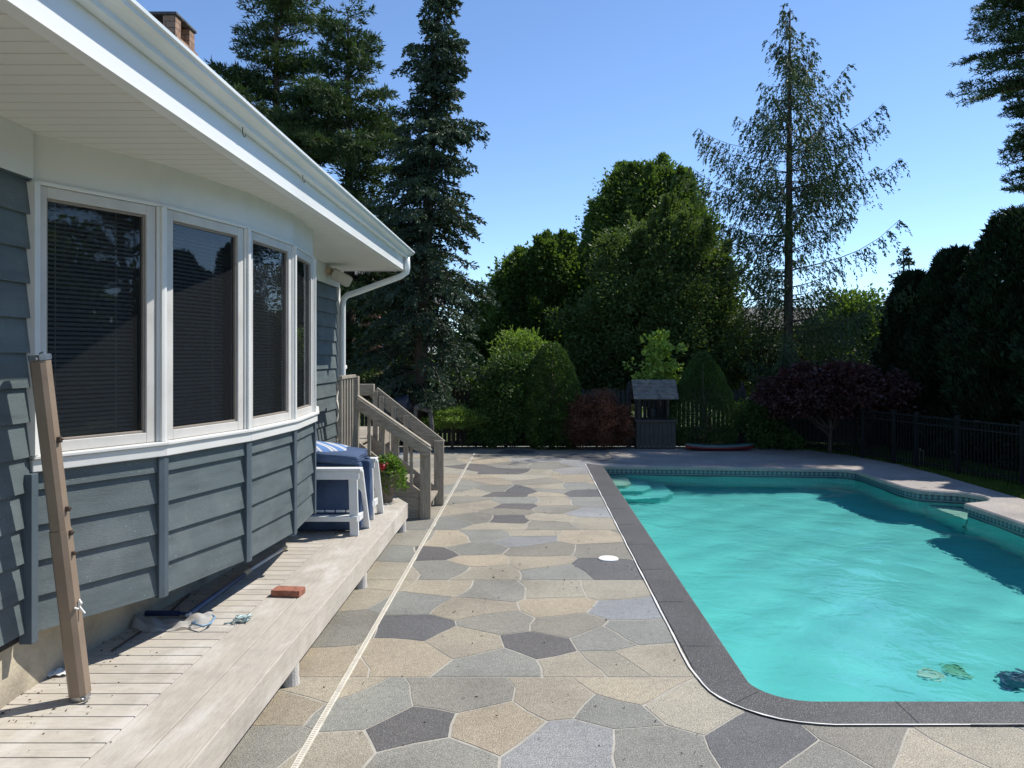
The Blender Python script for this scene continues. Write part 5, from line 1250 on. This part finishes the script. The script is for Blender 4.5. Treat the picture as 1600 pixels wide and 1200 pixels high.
# ------------------------------------------------------------------ small things on the deck
# leaning post
a, b = Vector((-2.055, 3.60, ZD+.006)), Vector(tuple(at(62, 556, 3.47)))
q = thing('awning_post', 'tan metal awning post leaning against the bow window frame', 'post', a)
d = (b-a).normalized(); sx = d.cross(Vector((0, 1, 0))).normalized(); sy = sx.cross(d)
def octo(m, p0, p1, w_, h_):
    pr = [(-.5, -.28), (-.28, -.5), (.28, -.5), (.5, -.28), (.5, .28), (.28, .5), (-.28, .5), (-.5, .28)]
    vs = [p+sx*(x*w_)+sy*(y*h_) for p in (p0, p1) for x, y in pr]
    m.add(vs, [list(range(8)), list(range(8, 16))[::-1]]+[(k, 8+k, 8+(k+1) % 8, (k+1) % 8) for k in range(8)])
Lp = (b-a).length
m = MB(); octo(m, a+d*.02, a+d*(Lp*.50), .080, .080); m.build('lower_tube', 'bronze_paint', q, loc=a)
m = MB(); octo(m, a+d*(Lp*.47), b-d*.02, .072, .072); m.build('upper_tube', 'bronze_paint', q, loc=a)
m = MB(); octo(m, b-d*.018, b+d*.006, .078, .078); m2 = MB(); octo(m2, a, a+d*.018, .074, .074); m2.build('end_cap', 'steel', q, loc=a); m.tube([b-sy*.045-sx*.01-d*.012, b-sy*.055-sx*.01-d*.012], .008, 8); m.tube([b-sx*.02+d*.006, b-sx*.02+d*.016, b-sx*.0+d*.010], .004, 6); m.build('end_cap', 'steel', q, loc=b)
for t, s_ in ((.49, 1), (.56, 1), (.76, 1.2), (.43, .8)):
    p = a+d*(Lp*t); e = -sx if sx.x < 0 else sx; m = MB(); m.bar(p+e*.036, p+e*.052, .014*s_, .022*s_, up=d); m.tube([p+e*.05, p+e*.062], .004, 6); m.build('latch', 'bronze_dark', q, loc=p)
p = a+d*(Lp*.27); e = -sx if sx.x < 0 else sx; m = MB(); m.tube([p+e*.038, p+e*.055+d*.02, p+e*.05+d*.035, p+e*.04+d*.01, p+e*.065-d*.03], .005, 6); m.tube([p+e*.038+d*.01-sy*.03, p+e*.05-sy*.02], .005, 6); m.build('string', 'paper', q, loc=p)
m = MB()
for k in range(3): m.tube([a+Vector((.02+.01*k, -.045, .004)), a+Vector((.035+.012*k, -.05, .016)), a+Vector((.05, -.03+.008*k, .004))], .004, 6)
m.build('end_clip', 'steel', q, loc=a)

def onto(px, py, z=ZD): return ground(px, py, z)
# pool net with pole
p0, p1, p2 = onto(297, 964), onto(385, 899), onto(446, 859)
q = thing('pool_net_pole', 'telescopic blue and white pool pole lying on the deck boards', 'pole', (p0.x, p0.y, ZD))
up_ = Vector((0, 0, .020))
m = MB(); m.tube([p0+up_, p1+up_], .0165, 12); m.build('outer_tube', 'pole_blue', q, loc=p0, smooth=True)
m = MB(); m.tube([p1+up_, p2+up_], .013, 12); m.build('inner_tube', 'pole_white', q, loc=p0, smooth=True)
m = MB(); dd = (p2-p0).normalized()
m.tube([p1+up_-dd*.05, p1+up_+dd*.05], .021, 12); m.tube([p2+up_-dd*.06, p2+up_], .019, 12); m.build('collar', 'cream_plastic', q, loc=p0)
m = MB(); m.tube([p0+up_-dd*.035, p0+up_+dd*.01], .012, 10); m.build('tip', 'pole_white', q, loc=p0)
N0 = onto(250, 962); q = thing('pool_skimmer_net', 'pool leaf net with navy handle and gauzy white bag on the deck', 'net', (N0.x, N0.y, ZD))
h0, h1 = onto(226, 966), onto(280, 966); m = MB(); m.tube([h0+Vector((0, 0, .03)), h1+Vector((0, 0, .03))], .016, 10); m.tube([h1+Vector((0, 0, .03)), onto(296, 966)+Vector((0, 0, .025))], .009, 8); m.build('handle', 'rim_navy', q, loc=N0)
rim = [onto(x, y) for x, y in ((300, 982), (318, 987), (330, 981), (336, 972), (330, 968), (318, 975), (300, 981))]; m = MB(); m.tube([p+Vector((0, 0, .03)) for p in rim], .0065, 8); m.build('rim', 'rim_blue', q, loc=N0, smooth=True)
# bag: crumpled sheet
bm = bmesh.new(); G0 = 34; c = [onto(196, 952)+Vector((0, 0, .19)), onto(212, 978), onto(334, 978), onto(326, 966)]
grid = []
for i in range(G0+1):
    row = []
    for j in range(15):
        u, v_ = i/G0, j/14
        spine = [onto(197, 966), onto(205, 984), onto(235, 990), onto(275, 986), onto(310, 982), onto(332, 974)]
        back = [onto(215, 950), onto(225, 968), onto(252, 971), onto(285, 970), onto(312, 966), onto(330, 966)]
        s_ = u*5; k = min(4, int(s_)); f_ = s_-k
        a_, b_ = spine[k].lerp(spine[k+1], f_), back[k].lerp(back[k+1], f_)
        p = a_.lerp(b_, v_); hh = .045*math.sin(math.pi*v_)**.6*(.6+.4*math.sin(u*9))+(.17*(1-u*5.5) if u < .18 else 0)*(.4+.6*v_)
        p = p+Vector((0, 0, .006+max(0, hh)+.008*math.sin(u*31+v_*5)+.006*math.sin(v_*17+u*12))); row.append(bm.verts.new(p-N0))
    grid.append(row)
for i in range(G0):
    for j in range(14): bm.faces.new((grid[i][j], grid[i+1][j], grid[i+1][j+1], grid[i][j+1]))
for v in bm.verts: v.co.z = max(v.co.z, .004)
me = bpy.data.meshes.new('net_bag'); bm.to_mesh(me); bm.free(); me.materials.append(MATS['net_mesh']); me.polygons.foreach_set('use_smooth', [True]*len(me.polygons))
o = bpy.data.objects.new('net_bag', me); COL.objects.link(o); o.parent = q
for a_, b_, lab in (((175, 1019), (220, 989), 'thin dark rod on the deck, nearer one in the shade of the window bay'), ((262, 962), (296, 930), 'thin dark rod on the deck, farther one behind the net handle')):
    u, v_ = onto(*a_), onto(*b_); m = MB(); m.tube([u+Vector((0, 0, .008)), v_+Vector((0, 0, .008))], .0055, 8); tag(m.build('metal_rod', 'bronze_dark', loc=(u.x, u.y, ZD), smooth=True), lab, 'rod', 'thin rods on the deck')
# brick paver
g = onto(446, 934); Mx = Matrix.Translation((g.x, g.y+.06, ZD+.0225)) @ Matrix.Rotation(R(-6), 4, 'Z'); m = MB(); m.box(-.097, .097, -.055, .055, -.0215, .0215, 0, Mx)
tag(m.build('brick', 'brick_red', loc=(g.x, g.y, ZD), bev=.006), 'single red brick lying on the deck boards', 'brick')
# rope
g = onto(378, 972); m = MB(); rr = random.Random(3); 
pts = [Vector((g.x+rr.uniform(-.05, .055), g.y+rr.uniform(-.035, .035), ZD+rr.uniform(.008, .04))) for _ in range(34)]
sp_ = []
for i in range(len(pts)-1):
    for k in range(4): sp_.append(pts[i].lerp(pts[i+1], k/4)+Vector((rr.uniform(-.003, .003), rr.uniform(-.003, .003), 0)))
m.tube(sp_, .0042, 6); t0 = pts[-1]; e = onto(350, 976); m.tube([t0, t0.lerp(e, .5)+Vector((0, .01, -.01)), e+Vector((0, 0, .006))], .005, 6)
tag(m.build('rope', 'rope', loc=(g.x, g.y, ZD), smooth=True), 'crumpled bundle of teal and white cord on the deck', 'rope')
# paper
g = onto(85, 1058); m = MB(); K = 8
for i in range(K):
    for j in range(3):
        f_ = lambda i, j: (g.x-.055+.11*i/K+.01*j, g.y-.02+.022*j+.02*i/K, ZD+.006+.012*abs(math.sin(i*1.1+j))+.003*j)
        m.add([f_(i, j), f_(i+1, j), f_(i+1, j+1), f_(i, j+1)], [(0, 1, 2, 3)])
o = m.build('paper_scrap', 'paper', loc=(g.x, g.y, ZD)); s = o.modifiers.new('s', 'SOLIDIFY'); s.thickness = .002
tag(o, 'crumpled white paper scrap at the foot of the foundation', 'paper')
# debris specks on the deck
k = 420; X = -2.42+np.abs(rng.normal(size=k))*.22; Yv = rng.uniform(2.6, 6.5, k); keep = X < -1.5
P = np.stack([X[keep], Yv[keep], np.full(keep.sum(), ZD+.003)], 1); k = len(P)
tag(cards_mesh('leaf_debris', P, unit(np.stack([rng.normal(size=k), rng.normal(size=k), np.abs(rng.normal(size=k))*.1], 1)), rng.uniform(.006, .022, k), rng.uniform(.004, .010, k), 'mulch'), 'dry bits of leaf and dirt scattered along the foundation on the deck', 'debris', kind='stuff')

k = 240; P = np.stack([rng.uniform(-1.25, 1.0, k), rng.uniform(3.4, 13.5, k)**1.0, np.full(k, .006)], 1)
tag(cards_mesh('leaf_debris', P, unit(np.stack([rng.normal(size=k), rng.normal(size=k), np.abs(rng.normal(size=k))*.12], 1)), rng.uniform(.008, .028, k), rng.uniform(.004, .012, k), 'mulch'), 'small bits of dry leaf scattered over the flagstone patio', 'debris', kind='stuff')

# flower pot
g = onto(604, 784); g.x = -1.555; g.y = 8.47
q = thing('flower_pot', 'tapered grey-brown flower pot with trailing greens and red blooms', 'flower pot', (g.x, g.y, ZD))
m = MB(); m.lathe((g.x, g.y, ZD), [(.075, 0), (.112, .27), (.120, .275), (.120, .30), (.106, .30), (.10, .265)], 28); m.build('pot', 'terracotta_grey', q, loc=g, smooth=True)
m = MB(); m.lathe((g.x, g.y, ZD+.262), [(.099, 0), (.08, .012)], 18); m.build('soil', 'soil', q, loc=g)
k = 1500; az = rng.uniform(0, 6.28, k); r_ = rng.random(k)**.6*.19; zz = ZD+.30+.17*(1-(r_/.19)**2)*rng.random(k)+.04-np.where(r_ > .12, rng.random(k)*.22*(az < 7), 0)
P = np.stack([g.x+.03+np.cos(az)*r_, g.y+np.sin(az)*r_*.8, zz], 1); D_ = unit(np.stack([np.cos(az)*.7, np.sin(az)*.7, rng.uniform(-.4, .8, k)], 1)+rng.normal(size=(k, 3))*.4)
keep = (P[:, 2] > ZD+.28)|(r_ > .135); cards_mesh('foliage', P[keep], D_[keep], rng.uniform(.025, .06, keep.sum()), rng.uniform(.012, .026, keep.sum()), 'leaf_pot', q, tuple(g), curl=.15)
k = 90; P = np.array([g.x-.03, g.y-.16, ZD+.40])+rng.normal(size=(k, 3))*np.array([.03, .02, .018]); cards_mesh('bloom', P, unit(rng.normal(size=(k, 3))), np.full(k, .026), np.full(k, .022), 'petal', q, tuple(g))
